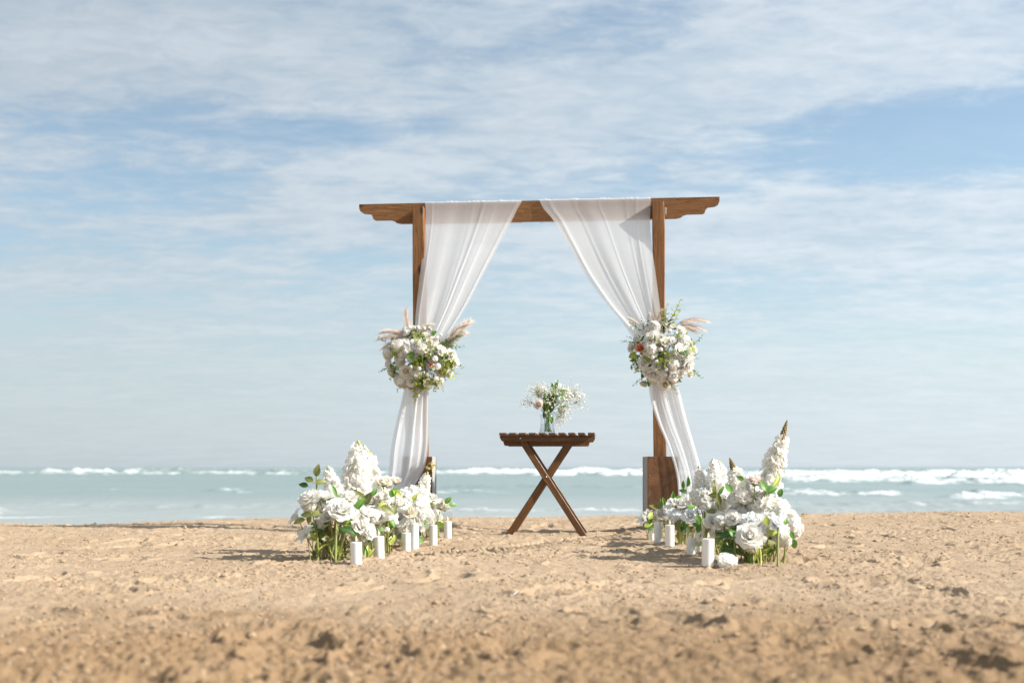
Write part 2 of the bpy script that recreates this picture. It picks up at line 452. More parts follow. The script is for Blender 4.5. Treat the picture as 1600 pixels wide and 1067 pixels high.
# ------------------------------------------------------------------ sand
SEA_Z = -0.92
TRACK = [(-.60, 6.75), (-.149, 7.44), (.25, 8.42), (.97, 9.7), (2.2, 11.2)]
def sand_base(x, y):
    z = .012 * perlin(x / 1.1, y / 1.4, 3) + .02 * perlin(x / 3.7, y / 4.1, 9)
    crest = np.interp(x, [-9, -4.9, -4, -2.5, 0, 2.8, 4.3, 8], [-.01, -.024, -.044, .010, .012, .047, .075, .085])
    w = sstep(8.5, 12.3, y)
    z = z * (1 - .7 * w) + crest * w
    yc = 11.2 + .3 * perlin(x / 2.3, y * 0 + .5, 21)
    dd = np.maximum(y - yc, 0)
    z = z - np.where(dd < 2, .0185 * dd * dd, .074 * (dd - 2) + .074)
    z = np.maximum(z, -6)
    # low mounds the wind has left against the arch feet
    for (mx, my, r, a) in ((1.12, 9.45, .42, .055), (-.62, 9.75, .5, .05), (1.2, 8.6, .3, .03)):
        z = z + a * np.exp(-((x - mx) ** 2 + (y - my) ** 2) / (2 * (r * .55) ** 2))
    return z
SAND_MEAN = 0.010
def sand_h(x, y, fine=True):
    z = sand_base(x, y)
    if not fine: return z
    near = sstep(5.0, 3.0, y); midw = sstep(13.5, 10.5, y) * .75 + .25 * sstep(16, 13, y)
    patch = .35 + .65 * sstep(-.25, .35, perlin(x / 1.3, y / 1.6, 77))
    l = 1 - np.clip(worley(x / .029, y / .034, 31), 0, 1)
    l2 = 1 - np.clip(worley(x / .08, y / .10, 37), 0, 1)
    z = z + midw * (patch * (.013 * l * l + .011 * l2 * l2) + .007 * fbm(x / .11, y / .14, 3, 41))
    # scuffs and foot marks
    sc = fbm(x / .45, y / .62, 3, 51)
    z = z - midw * .016 * sstep(.30, .62, sc) + midw * .010 * sstep(.22, .30, sc) * sstep(.42, .32, sc)
    # churned foreground
    rid = 1 - np.abs(fbm(x / .34, y / .42, 4, 61, .55)) * 2.0
    z = z + near * (.007 * (rid - .55) + .009 * fbm(x / .16, y / .2, 4, 66, .65) + .007 * (1 - np.clip(worley(x / .10, y / .11, 63), 0, 1)) ** 2 + .006 * fbm(x / .045, y / .05, 3, 64, .65))
    # one ridge line of kicked-up sand
    rl = np.exp(-((y - (4.05 - .10 * x)) / .16) ** 2) * sstep(.1, .6, x) * sstep(2.2, 1.5, x)
    z = z + rl * .022 * (.5 + fbm(x / .14, y / .14, 3, 68))
    for (mx, my, rx, ry, a) in ((-.92, 3.05, .13, .09, -.05), (-.78, 2.93, .09, .06, .04), (1.28, 3.35, .12, .1, .03), (1.12, 3.22, .08, .08, -.045), (1.02, 3.0, .16, .08, .02)):
        z = z + .5 * a * np.exp(-((x - mx) / rx) ** 2 - ((y - my) / ry) ** 2) * (1 + .8 * perlin(x / .05, y / .05, 70))
    # an old wheel rut running along the beach
    ru = (y - (8.42 + .03 * np.sin(x * 1.3))) / .05
    z = z + sstep(-1.3, -1.8, x) * (-.022 * np.exp(-ru * ru) + .012 * np.exp(-(ru - 1.7) ** 2))
    # tyre tread crossing the aisle
    for (p, q) in zip(TRACK[:-1], TRACK[1:]):
        dx, dy = q[0] - p[0], q[1] - p[1]; L = math.hypot(dx, dy); ux, uy = dx / L, dy / L
        s = (x - p[0]) * ux + (y - p[1]) * uy; n = -(x - p[0]) * uy + (y - p[1]) * ux
        ins = (s >= 0) & (s < L)
        w = np.where(ins, sstep(.19, .15, np.abs(n)), 0)
        ph = (s + .5 * np.abs(n)) / .085
        rib = sstep(-.25, .35, np.sin(2 * np.pi * ph)) * sstep(.02, .045, np.abs(n))
        z = z + w * (-.013 + .021 * rib)
    return z - SAND_MEAN
def ground(x, y):
    return float(sand_h(np.array([x]), np.array([y]))[0])

def grid_object(name, X, Y, Z, mat, attr=None):
    R, C = X.shape
    me = bpy.data.meshes.new(name); nv = R * C; nf = (R - 1) * (C - 1)
    co = np.stack([X, Y, Z], -1).reshape(-1).astype(np.float32)
    i = np.arange(R - 1)[:, None] * C + np.arange(C - 1)[None, :]
    idx = np.stack([i, i + 1, i + C + 1, i + C], -1).reshape(-1).astype(np.int32)
    me.vertices.add(nv); me.vertices.foreach_set('co', co)
    me.loops.add(nf * 4); me.loops.foreach_set('vertex_index', idx)
    me.polygons.add(nf); me.polygons.foreach_set('loop_start', np.arange(nf, dtype=np.int32) * 4)
    me.polygons.foreach_set('loop_total', np.full(nf, 4, dtype=np.int32))
    me.polygons.foreach_set('use_smooth', np.ones(nf, dtype=bool))
    me.update(calc_edges=True); me.validate()
    me.materials.append(mat)
    if attr is not None:
        a = me.attributes.new('foam', 'FLOAT', 'POINT'); a.data.foreach_set('value', attr.reshape(-1).astype(np.float32))
    o = bpy.data.objects.new(name, me); col.objects.link(o); return o

def ext(core, lo, hi, n=24):
    """coarse steps on both sides of a fine run"""
    a = core[0] - np.geomspace(core[1] - core[0], core[0] - lo, n)[::-1]
    b = core[-1] + np.geomspace(core[-1] - core[-2], hi - core[-1], n)
    return np.concatenate([a, core, b])
u = ext(np.linspace(-.52, .52, 1040), -60, 60)
yrow = np.concatenate([-np.geomspace(.5, 120, 20)[::-1], np.linspace(0, 2.2, 24)[:-1], np.geomspace(2.2, 15, 860), np.geomspace(15.3, 130, 40)])
Yg, Ug = np.meshgrid(yrow, u, indexing='ij')
Xg = Ug * np.maximum(Yg + 1.2, 3.4)
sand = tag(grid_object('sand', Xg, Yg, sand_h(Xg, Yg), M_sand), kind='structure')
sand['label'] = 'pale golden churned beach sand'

# loose clods of sand
cm = MB(); r2 = random.Random(11)
ICO = None
def ico():
    t = (1 + 5 ** .5) / 2
    v = [Vector(p).normalized() for p in ((-1, t, 0), (1, t, 0), (-1, -t, 0), (1, -t, 0), (0, -1, t), (0, 1, t), (0, -1, -t), (0, 1, -t), (t, 0, -1), (t, 0, 1), (-t, 0, -1), (-t, 0, 1))]
    f = [(0, 11, 5), (0, 5, 1), (0, 1, 7), (0, 7, 10), (0, 10, 11), (1, 5, 9), (5, 11, 4), (11, 10, 2), (10, 7, 6), (7, 1, 8), (3, 9, 4), (3, 4, 2), (3, 2, 6), (3, 6, 8), (3, 8, 9), (4, 9, 5), (2, 4, 11), (6, 2, 10), (8, 6, 7), (9, 8, 1)]
    return v, f
IV, IF = ico()
NCL = 14000
cy_ = np.array([2.4 * (12.6 / 2.4) ** (r2.random() ** .8) for _ in range(NCL)]); cx_ = np.array([r2.uniform(-.5, .5) for _ in range(NCL)]) * (cy_ + 1)
pn = perlin(cx_ / .8, cy_ / .8, 90); czz = sand_h(cx_, cy_)
for i in range(NCL):
    if pn[i] < -.12 and r2.random() < .75: continue
    r = r2.uniform(.003, .009) * (1.9 if r2.random() < .03 else 1)
    sx, sy, sz = r2.uniform(.7, 1.4), r2.uniform(.7, 1.4), r2.uniform(.5, .9)
    vv = [Vector((p.x * sx, p.y * sy, p.z * sz)) * r * r2.uniform(.75, 1.25) + Vector((cx_[i], cy_[i], czz[i] + r * .2)) for p in IV]
    cm.add(vv, IF)
tag(cm.build('sand_clods', M_clod, smooth=False), 'loose crumbs and clods of sand over the beach', 'sand', kind='stuff')

# ------------------------------------------------------------------ sea
us = ext(np.linspace(-.50, .50, 720), -30, 30, 16)
ys = np.concatenate([np.linspace(16, 28, 16)[:-1], np.geomspace(28, 330, 400), np.geomspace(340, 14000, 30)])
Ys, Us = np.meshgrid(ys, us, indexing='ij'); Xs = Us * Ys
PX = 800 + 2000 * Us
damp = sstep(1500, 300, Ys)
Zs = SEA_Z + damp * (.05 * fbm(Xs / 9, Ys / 3.2, 3, 101) + .10 * sstep(60, 160, Ys) * fbm(Xs / 30, Ys / 9, 3, 105))
foam = np.zeros_like(Zs)
# breakers: distance, bearing range (in photo columns), height, seaward width, foam strength, crest wander
BR = [(232, -500, 470, .68, 2.2, .85, 3.0), (238, 55, 240, 1.30, 3.4, .9, 2.0), (250, 700, 1030, 1.15, 5.0, 1.0, 3.5), (236, 560, 1060, .75, 5.0, .9, 4.0),
      (205, 820, 1700, .95, 6.0, 1.0, 5), (150, 1150, 1900, .95, 5.0, 1.0, 5), (118, 1200, 1560, .62, 5.0, .85, 4), (100, 1420, 2200, .62, 4.0, .9, 4), (128, 1480, 1700, 1.05, 4.0, .95, 3),
      (62, 1150, 1420, .30, 2.2, .75, 2), (58, 1480, 2300, .34, 2.2, .8, 2), (66, 560, 770, .26, 2.0, .55, 2), (85, 620, 1000, .2, 2.0, .32, 2), (46, 1180, 1900, .16, 2.2, .42, 2.0),
      (40, 640, 1010, .12, 1.3, .55, 1.0), (39, 1200, 1800, .12, 2.2, .40, 1.4), (38, -400, 10, .26, 1.4, .9, .8), (75, 130, 200, .22, 2, .55, 1), (72, 320, 400, .2, 2, .55, 1), (300, 100, 1500, 1.0, 5, .5, 6), (44, -300, 520, .14, 2.4, .28, 1.8)]
for i, (yb, p0, p1, H, wd, fs, wob) in enumerate(BR):
    yc = yb + wob * fbm(Xs / (yb * .10), Xs * 0 + i * 7.3, 3, 200 + i)
    edge = sstep(p0 - 25, p0 + 25, PX) * sstep(p1 + 30, p1 - 30, PX)
    n = fbm(Xs / (yb * .035), Xs * 0 + i * 3.1, 4, 300 + i, .6)
    hgt = H * (.78 + .40 * n) * edge
    dy = Ys - yc
    prof = np.where(dy < 0, np.exp(-(dy / (wd * .55)) ** 2), np.exp(-(dy / (wd * 1.5)) ** 2))
    rag = 1 + .25 * fbm(Xs / (yb * .008), Ys / 1.3, 3, 400 + i)
    Zs = Zs + np.maximum(hgt, 0) * prof * rag
    fmask = np.exp(-((dy + wd * .25) / (wd * .75)) ** 2) * sstep(-1.0, -.25, n) * edge * fs * .84
    trail = np.where(dy < 0, np.exp(-(dy / (wd * 2.6)) ** 2), 0) * edge * .28 * fs
    foam = np.maximum(foam, np.maximum(fmask, trail))
# ragged wash along the beach
foam = np.maximum(foam, .55 * np.exp(-((Ys - (35.5 + 2.0 * fbm(Xs / 9, Xs * 0, 3, 500))) / .8) ** 2) * sstep(-.1, .3, fbm(Xs / 6, Ys / 8, 2, 510)))
foam = np.maximum(foam, .34 * sstep(80, 140, Ys) * sstep(340, 240, Ys) * sstep(.35, .7, fbm(Xs / 20, Ys / 9, 3, 520)))
sea = tag(grid_object('sea', Xs, Ys, Zs, M_sea, foam), kind='structure')
sea['label'] = 'pale green sea with rows of white breakers'

# ------------------------------------------------------------------ arch
YAW = math.radians(-5.8)
AO = Vector((.206, 9.6, 0)); AX = Vector((math.cos(YAW), math.sin(YAW), 0)); AN = Vector((-math.sin(YAW), math.cos(YAW), 0))   # along beam, to the back
def arch_pt(px, py, dep):
    """photo direction met with the vertical plane `dep` metres behind the post backs"""
    r = Vector(((px - CX) / F, 1, (HY - py) / F)); o = Vector((0, 0, CAMZ)); a = AO + AN * dep
    return o + r * ((a - o).dot(AN) / r.dot(AN))
def loc_arch(p):
    q = p - AO; return Vector((q.dot(AX), q.dot(AN), q.z))
arch = empty('wooden_arch', AO, 'brown wooden wedding arch with notched crossbeam on two box-footed posts', 'arch', rz=YAW)
xl = loc_arch(arch_pt(562, 330, .02)).x; xr = loc_arch(arch_pt(1124, 320, .02)).x
ZT = 2.475; BH = .152; BT = .045
prof = [(0, 0), (0, -.032), (.008, -.052), (.03, -.066), (.062, -.070), (.085, -.072), (.10, -.088), (.108, -.112), (.12, -.120), (.24, -.121), (.265, -.128), (.285, -.143), (.32, -.150), (.40, -.1505), (.42, -BH)]
mid = (xl + xr) / 2
outl = [(xl + a, b) for a, b in prof] + [(xr - a, b) for a, b in reversed(prof)]
b = MB(); n = len(outl)
fr = [(x, .001, ZT + z) for x, z in outl]; bk = [(x, .001 + BT, ZT + z) for x, z in outl]
b.add(fr + bk, [tuple(range(n)), tuple(reversed(range(n, 2 * n)))] + [(i, i + n, (i + 1) % n + n, (i + 1) % n) for i in range(n)])
b.build('crossbeam', M_beam, arch, smooth=False)
def post(px_top, px_bot):
    t0 = loc_arch(arch_pt(px_top, 325, -.0475)); t1 = loc_arch(arch_pt(px_bot, 712, -.0475))
    m = MB(); w = .046; zb, zt = -.02, 2.432; rows = []
    for i in range(13):
        f = i / 12; z = zb + (zt - zb) * f
        zf = (z - t1.z) / (t0.z - t1.z); x = t1.x + (t0.x - t1.x) * zf + .004 * math.sin(f * 9)
        ww = w + .0015 * math.sin(f * 17 + px_top); cc = .006
        if i == 12: ww -= .004
        ring = [(-ww + cc, -ww), (ww - cc, -ww), (ww, -ww + cc), (ww, ww - cc), (ww - cc, ww), (-ww + cc, ww), (-ww, ww - cc), (-ww, -ww + cc)]
        rows.append([(x + a, -.0475 + c, z) for a, c in ring])
    for i in range(12):
        m.add(rows[i] + rows[i + 1], [(k, (k + 1) % 8, 8 + (k + 1) % 8, 8 + k) for k in range(8)])
    m.add(rows[12], [tuple(range(8))]); m.add(rows[0], [tuple(reversed(range(8)))])
    m.build('post', M_post, arch, smooth=False); return t1.x
post(654, 659); post(1028, 1030.5)
def foot(px, turn, side):
    c = loc_arch(arch_pt(px, 716, -.05)); H = .555; zb = -.05; w = .228; dp = .24
    o = bpy.data.objects.new('base_box', None)
    m = MB(); M = Matrix.Rotation(turn, 3, 'Z')
    cx = c.x; cyy = -.05
    zc = (H + zb) / 2; hh = H - zb
    def bx(lx, ly, sx, sy, mi):
        m.box(Vector((cx, cyy, zc)) + M @ Vector((lx, ly, 0)), (sx, sy, hh), mi, M, .003)
    t = .018
    bx(0, -dp / 2 + t / 2, w, t, 0); bx(0, dp / 2 - t / 2, w, t, 0)
    bx(-w / 2 + t / 2, 0, t - .002, dp - 2 * t - .002, 1); bx(w / 2 - t / 2, 0, t - .002, dp - 2 * t - .002, 1)
    m.box(Vector((cx, cyy, H - .03)), (w - 2 * t - .002, dp - 2 * t - .002, .02), 1, M)
    bo = m.build('base_box', [M_panel, M_trim], arch, smooth=False)
    for k in (-1, 1):
        for zz_ in (.12, .42):
            s = MB(); p = Vector((cx, cyy, zz_)) + M @ Vector((k * (w / 2 - .012), -dp / 2 - .0005, 0)); s.ball(p, .004, 0, 6, 4, (1, .5, 1))
            s.build('screw', M_bolt, bo)
foot(655, math.radians(1.5), 1); foot(1032, math.radians(9), -1)
# little metal bracket behind the right post head
m = MB(); q = loc_arch(arch_pt(1039, 333, -.004)); m.box((q.x + .003, -.05, q.z), (.012, .07, .05), 0, None, .002); m.build('bracket', M_trim, arch, False)

# ------------------------------------------------------------------ sheer curtains
def curtain(label, front, lower, back_first, seed):
    """front rows: (row, left col, right col, depth, fold size); lower rows the same below the tie"""
    rr = random.Random(seed); K = 120
    ph = [rr.uniform(0, 6.28) for _ in range(6)]
    def fold(s, t, amp):
        f = math.sin(2 * math.pi * 2.1 * s + ph[0] + .9 * math.sin(3 * s + ph[5]) + .35 * t) * .55 + math.sin(2 * math.pi * 4.7 * s + ph[1] - .5 * t) * .22 + math.sin(2 * math.pi * 11.1 * s + ph[2] + t * .8) * .02
        pl = sum(max(0, 1 - abs(s - c - w * t) / d_) * h for c, w, d_, h in PL)
        return .33 * amp * (f - pl)
    PL = [(rr.uniform(.05, .95), rr.uniform(-.03, .03), rr.uniform(.012, .035), rr.uniform(.3, 1.1)) for _ in range(5)]
    m = MB()
    def sheet(rows, n, flip=1, shift=0.0, sc=1.0, t0=0.0):
        ks = sorted(r[0] for r in rows); P = []
        R = np.array(sorted(rows))
        tt = np.linspace(0, 1, len(R)); qq = np.linspace(0, 1, n)
        def cr(c):   # smooth interpolation through the rows
            v = R[:, c]; k = np.gradient(v, tt); o = []
            for q in qq:
                i = min(int(np.searchsorted(tt, q, 'right')) - 1, len(tt) - 2); h = tt[i + 1] - tt[i]; x = (q - tt[i]) / h
                o.append((2 * x ** 3 - 3 * x * x + 1) * v[i] + (x ** 3 - 2 * x * x + x) * h * k[i] + (-2 * x ** 3 + 3 * x * x) * v[i + 1] + (x ** 3 - x * x) * h * k[i + 1])
            return o
        cols = [cr(c) for c in range(5)]
        for i in range(n):
            y, l, r, dp, am = (c[i] for c in cols)
            row = []
            for j in range(K + 1):
                s = j / K; g = s + .012 * math.sin(9 * s + i * .05)
                p = arch_pt(l + (r - l) * g, y, dp + shift)
                row.append(loc_arch(p) + Vector((0, flip * fold(s + (0 if flip > 0 else .31), t0 + i / n * 2, am * sc), 0)))
            P.append(row)
        return P
    fp = sheet(front, 80)
    top = []
    # over the beam: front lip, across the top, down its back
    lip = fp[0]
    P = []
    for (dy, dz) in ((.052, -.16), (.052, -.08), (.052, -.012), (.049, .004), (.03, .0075), (.01, .0075), (-.004, .004)):
        P.append([Vector((p.x, dy + (.004 if dy > .04 else 0) * abs(math.sin(40 * p.x)), ZT + dz + max(0, .0035 * math.sin(p.x * 31 + ph[3]) + .0035 * math.sin(p.x * 73 + ph[4]) * math.sin(p.x * 19) + .002 * math.sin(p.x * 163 + 3 * math.sin(p.x * 11))))) for p in lip])
    m.grid(P + fp)
    bp = sheet(back_first, 50, -1)
    m.grid(bp)
    m.grid(sheet(lower, 60, 1, 0, 1, 2.0))
    m.grid(sheet([(a, b_ + 2, c - 3, d_ + .03, e) for a, b_, c, d_, e in lower], 40, -1, 0, .8, 2.0))
    me = m.mesh('sheer_curtain', [M_cloth]); o = link('sheer_curtain', me)
    o.location = AO; o.rotation_euler = (0, 0, YAW)
    return tag(o, label, 'curtain', 'white curtains on the arch')
curtain('sheer white curtain hung over the beam end beside the plume-topped bouquet, hanging straight',
        [(316, 664, 814, -.012, .006), (330, 664, 807, -.016, .008), (348, 663, 799, -.035, .014), (385, 660, 780, -.08, .02), (430, 655, 756, -.115, .026), (480, 650, 729, -.14, .03), (520, 647, 703, -.155, .03), (555, 640, 680, -.16, .025)],
        [(555, 640, 678, -.16, .02), (585, 634, 672, -.16, .022), (620, 628, 670, -.15, .028), (660, 618, 670, -.16, .03), (700, 610, 669, -.20, .026), (735, 607, 662, -.225, .026), (775, 603, 640, -.235, .03), (826, 599, 632, -.24, .035)],
        [(322, 666, 812, .062, .004), (350, 666, 796, .062, .008), (420, 662, 758, .04, .012), (480, 657, 724, .02, .012), (550, 650, 680, .005, .01)], 3)
curtain('sheer white curtain hung over the beam by the bouquet with the peach rose, swept outward',
        [(312, 842, 1016, -.012, .006), (327, 849, 1016.5, -.016, .008), (346, 864, 1017, -.035, .014), (385, 887, 1020, -.08, .02), (430, 914, 1026, -.115, .026), (480, 952, 1032, -.14, .03), (520, 988, 1036, -.155, .03), (555, 1004, 1040, -.16, .025)],
        [(555, 1006, 1042, -.16, .02), (590, 1012, 1056, -.165, .022), (625, 1016, 1066, -.17, .026), (660, 1027, 1075, -.175, .03), (700, 1044, 1087, -.18, .034), (740, 1056, 1098, -.18, .04), (780, 1060, 1106, -.18, .045), (828, 1062, 1112, -.185, .05)],
        [(318, 845, 1014, .062, .004), (346, 868, 1014, .062, .008), (420, 912, 1020, .04, .012), (480, 955, 1026, .02, .012), (550, 1004, 1036, .005, .01)], 5)

# ------------------------------------------------------------------ folding table
TY = 8.98; TX = (854 - CX) * TY / F
TYAW = math.radians(-4.4)
tz0 = ground(TX, TY)
tab = empty('folding_table', (TX, TY, 0), 'dark brown slatted wooden folding table with crossed legs under the arch', 'table', rz=TYAW)
S = TY / F                                     # metres per photo pixel at the front rail
def tx_(px): return (px - 854) * S
TOPZ = CAMZ + (HY - 676) * S; DEP = .46
for i in range(10):
    xc = tx_(770 + (61 + 60.7 * i) / 3.95)
    m = MB(); m.box((xc, DEP / 2 - .012, TOPZ - .0085), (.0475, DEP + .024, .017), 0, None, .002)
    m.build('slat', M_slat, tab, False)
def rail(px0, px1, py0, py1, y0, th, cut):
    za, zb = CAMZ + (HY - py0) * S, CAMZ + (HY - py1) * S; a, c = tx_(px0), tx_(px1)
    o = [(a, za), (a, za - .3 * (za - zb)), (a + cut * .5, zb + .2 * (za - zb)), (a + cut, zb), (c - cut, zb), (c - cut * .5, zb + .2 * (za - zb)), (c, za - .3 * (za - zb)), (c, za)]
    m = MB(); k = len(o)
    m.add([(x, y0, z) for x, z in o] + [(x, y0 + th, z) for x, z in o], [tuple(range(k)), tuple(reversed(range(k, 2 * k)))] + [(i, i + k, (i + 1) % k + k, (i + 1) % k) for i in range(k)])
    return m.build('rail', M_table, tab, False)
rail(780.5, 928.5, 680.15, 689.3, .002, .022, .018); rail(780.5, 928.5, 680.15, 689.3, DEP - .026, .022, .018)
rail(785, 920, 686.5, 696, .052, .022, .012); rail(785, 920, 686.5, 696, DEP - .074, .022, .012)
def tleg(pa, pb, y0):
    """a flat leg from its top (col,row) to its foot"""
    A = Vector((tx_(pa[0]), 0, CAMZ + (HY - pa[1]) * S)); B = Vector((tx_(pb[0]), 0, CAMZ + (HY - pb[1]) * S))
    dv = (A - B).normalized(); nv = Vector((dv.z, 0, -dv.x)); w = .0225
    m = MB(); M = Matrix(((dv.x, 0, nv.x), (dv.y, 1, nv.y), (dv.z, 0, nv.z)))
    L = (A - B).length
    m.box((0, 0, 0), (L, .021, 2 * w), 0, None, .003)
    o = m.build('leg', M_table, tab, False)
    o.matrix_basis = Matrix.Translation((A + B) / 2 + Vector((0, y0, 0))) @ M.to_4x4()
    return o
LA, LB = (815, 688), (913, 840); RA, RB = (888, 692), (791.5, 840)
tleg(LA, LB, .037); tleg(LA, LB, DEP - .038)
tleg(RA, RB, .0635); tleg(RA, RB, DEP - .0645)
m = MB(); m.tube([(tx_(803), .06, .06), (tx_(803), DEP - .06, .06)], .011, n=8); 
m.build('stretcher', M_table, tab)
m = MB(); m.tube([(tx_(818), .045, TOPZ - .085), (tx_(818), DEP - .045, TOPZ - .085)], .010, n=8); m.build('stretcher', M_table, tab)
for (px, py, yy_) in ((853.5, 745, .0255), (813, 684.5, .001)):
    m = MB(); m.ball((tx_(px), yy_, CAMZ + (HY - py) * S), .006, 0, 8, 6, (1, .6, 1)); m.build('bolt', M_bolt, tab)

# ------------------------------------------------------------------ candles
def candle(px, py, rpx, waxtop, glasstop, label, group):
    x, y = on_sand(px, py); s = y / F; r = rpx * s
    zg = ground(x, y); hw = (py - waxtop) * s; hg = (py - glasstop) * s
    o = empty('candle', (x, y, zg - .006), label, 'candle', group)
    o.rotation_euler = (rng.uniform(-.022, .022), rng.uniform(-.022, .022), 0)
    m = MB(); m.lathe([(r, 0), (r, .002), (r, hg - .002), (r, hg - .0005), (r - .0008, hg), (r - .0022, hg), (r - .003, hg - .0005), (r - .003, hg - .002), (r - .003, .006), (r - .003, .004), (r - .006, .004), (0, .004)], 28); m.lathe([(0, 0), (r, 0)], 28)
    m.build('glass', M_glass, o)
    m = MB(); rw = r - .0042; m.lathe([(0, .006), (rw - .002, .006), (rw, .007), (rw, .009), (rw, hw - .006), (rw, hw - .0035), (rw - .0008, hw - .001), (rw - .003, hw), (rw - .005, hw), (rw * .6, hw - .002), (.004, hw - .004), (0, hw - .004)], 28)
    w = m.build('wax', M_wax, o)
    m = MB(); m.tube([(0, 0, hw - .006), (0.0005, 0, hw + .004)], .001, n=5); m.build('wick', M_brownbud, o)
    m = MB(); m.lathe([(0, 0), (.004, .003), (.0062, .009), (.005, .016), (.0025, .023), (.0004, .030)], 10, 0, (0, 0, hw + .002)); m.build('flame_tip', M_flame, o)
    return o
NTH = ['first', 'second', 'third', 'fourth', 'fifth', 'sixth']
for i, a in enumerate([(557, 885, 10.2, 848.5, 836), (592.5, 875, 9.6, 834, 817), (635, 862, 8.3, 831, 813), (647, 860.5, 8.2, 818, 806), (677, 852, 7.3, 818, 801), (699.8, 842, 7, 811.5, 797)]):
    candle(*a, f'white candle in glass, {NTH[i]} from landward end of row by bed with olive leaf sprig', 'candles along the bed with olive leaves')
for i, a in enumerate([(1106, 884, 10.9, 839, 817), (1081, 866, 8.9, 836, 821), (1093, 862, 8.2, 822, 812), (1046.5, 856, 8.3, 821, 807), (1029, 849, 7.5, 814, 803), (1017, 841.5, 7.0, 829, 818)]):
    candle(*a, f'white candle in glass, {NTH[i]} from landward end of row by bed with leaning tall spike', 'candles along the bed with the leaning spike')

# ------------------------------------------------------------------ flower templates (axis +Z, about unit radius)
GA = math.pi * (3 - 5 ** .5)
def petal(m, phi, r0, L, w, a0, a1, ruf=0.0, nu=4, nv=5, mi=0, tip=.85, seed=0.0, z0=0.0, pointed=False):
    P = []; r, z = r0, z0; da = 1.0 / nv
    for i in range(nv + 1):
        t = i / nv; an = a0 + (a1 - a0) * t ** 1.6
        if i: r += math.sin(an) * L * da; z += math.cos(an) * L * da
        if pointed: ww = w * math.sin(math.pi * min(1, .12 + .88 * t)) ** .8 + .01
        else: ww = w * (math.sin(math.pi * (.10 + tip * .62 * t)) ** .9) * (1 if t < .92 else .8)
        row = []
        for j in range(nu + 1):
            q = 2 * j / nu - 1
            dphi = q * ww / max(r, .22) ; dphi = max(-1.9, min(1.9, dphi))
            cz = (-.10 * q * q * L * t if not pointed else .05 * q * q) + ruf * t * math.sin(q * 4.2 + seed * 7) * .5 + ruf * t * math.sin(q * 9 + seed * 3) * .4
            rr = r + ruf * t * math.cos(q * 5.1 + seed * 5) * .5
            row.append((rr * math.cos(phi + dphi), rr * math.sin(phi + dphi), z + cz))
        P.append(row)
    m.grid(P, mi)
def make_rose(name, n, mat, open_=1.0, ruf=.0, seed=1, size=1.0):
    rr = random.Random(seed); m = MB()
    for i in range(n):
        f = i / (n - 1)
        a0 = math.radians(2 + 48 * f * open_ + rr.uniform(-5, 5)); a1 = math.radians(-30 + 120 * f ** 1.3 * open_ + rr.uniform(-12, 12))
        petal(m, i * GA + rr.uniform(-.2, .2), .03 + .13 * f, .62 + .26 * f + rr.uniform(-.04, .04), (.26 + .34 * f), a0, a1, ruf * (.4 + f), seed=rr.random(), z0=.10 - .22 * f)
    m.ball((0, 0, .36), .24 * open_ ** .5, 0, 8, 6)
    # sepals
    for i in range(5): petal(m, i * 1.2566, .05, .5, .12, math.radians(95), math.radians(60), 0, 2, 3, 1, pointed=True, z0=-.16)
    m.ball((0, 0, -.14), .13, 1, 6, 4)
    return m.mesh(name, [mat, M_green])
def make_bud(name, mat):
    m = MB(); rr = random.Random(4)
    m.ball((0, 0, .55), .5, 0, 10, 7, (1, 1, 1.02))
    for i in range(9): petal(m, i * GA, .16, 1.12, .5, math.radians(52 - i), math.radians(-70 + 5 * i), .015, 4, 6, 0, seed=rr.random(), z0=.05)
    for i in range(5): petal(m, i * 1.2566, .06, .45, .15, math.radians(70), math.radians(25), 0, 2, 3, 1, pointed=True)
    return m.mesh(name, [mat, M_lime])
def floret(m, c, nrm, size, n, rr, mi=0, cup=.25, cmi=None):
    nrm = nrm.normalized(); a = nrm.orthogonal().normalized(); b = nrm.cross(a); ro = rr.uniform(0, 6.28)
    for i in range(n):
        an = ro + 2 * math.pi * i / n + rr.uniform(-.12, .12); e = a * math.cos(an) + b * math.sin(an); t = nrm.cross(e)
        h = size * rr.uniform(.85, 1.15); w = h * (.62 if n <= 4 else .46); cu = cup + rr.uniform(-.12, .12)
        p = [c + e * .06 * h, c + e * .45 * h + t * w * .8 + nrm * h * (cu * .35 + .10), c + e * .9 * h + t * w * .62 + nrm * h * (cu + .04), c + e * 1.02 * h + nrm * h * (cu - .06), c + e * .9 * h - t * w * .62 + nrm * h * (cu + .04), c + e * .45 * h - t * w * .8 + nrm * h * (cu * .35 + .10), c + e * .5 * h + nrm * h * cu * .25]
        m.add(p, [(0, 6, 1), (1, 6, 3, 2), (6, 5, 4, 3), (0, 5, 6)], mi)
    if cmi is not None: m.ball(c + nrm * size * .12, size * .13, cmi, 5, 3)
def make_hydrangea(name, mat, n=85, seed=2, cmat=None, low=-.45):
    rr = random.Random(seed); m = MB()
    m.ball((0, 0, 0), .62, 1, 10, 7)
    for i in range(n):
        zc = 1 - (1 - low) * (i + .5) / n; ph = i * GA; q = math.sqrt(max(0, 1 - zc * zc))
        dv = Vector((q * math.cos(ph), q * math.sin(ph), zc)) + Vector((rr.uniform(-.14, .14), rr.uniform(-.14, .14), rr.uniform(-.14, .14)))
        dv.normalize(); lump = 1 + .12 * math.sin(5 * dv.x + seed) * math.sin(4 * dv.y + 1.3 * seed)
        floret(m, dv * rr.uniform(.70, .84) * lump, dv + Vector((rr.uniform(-.3, .3), rr.uniform(-.3, .3), rr.uniform(-.3, .3))), rr.uniform(.26, .37), 4, rr, 0, .22, 2)
    return m.mesh(name, [mat, mat if cmat is None else cmat, M_lime])
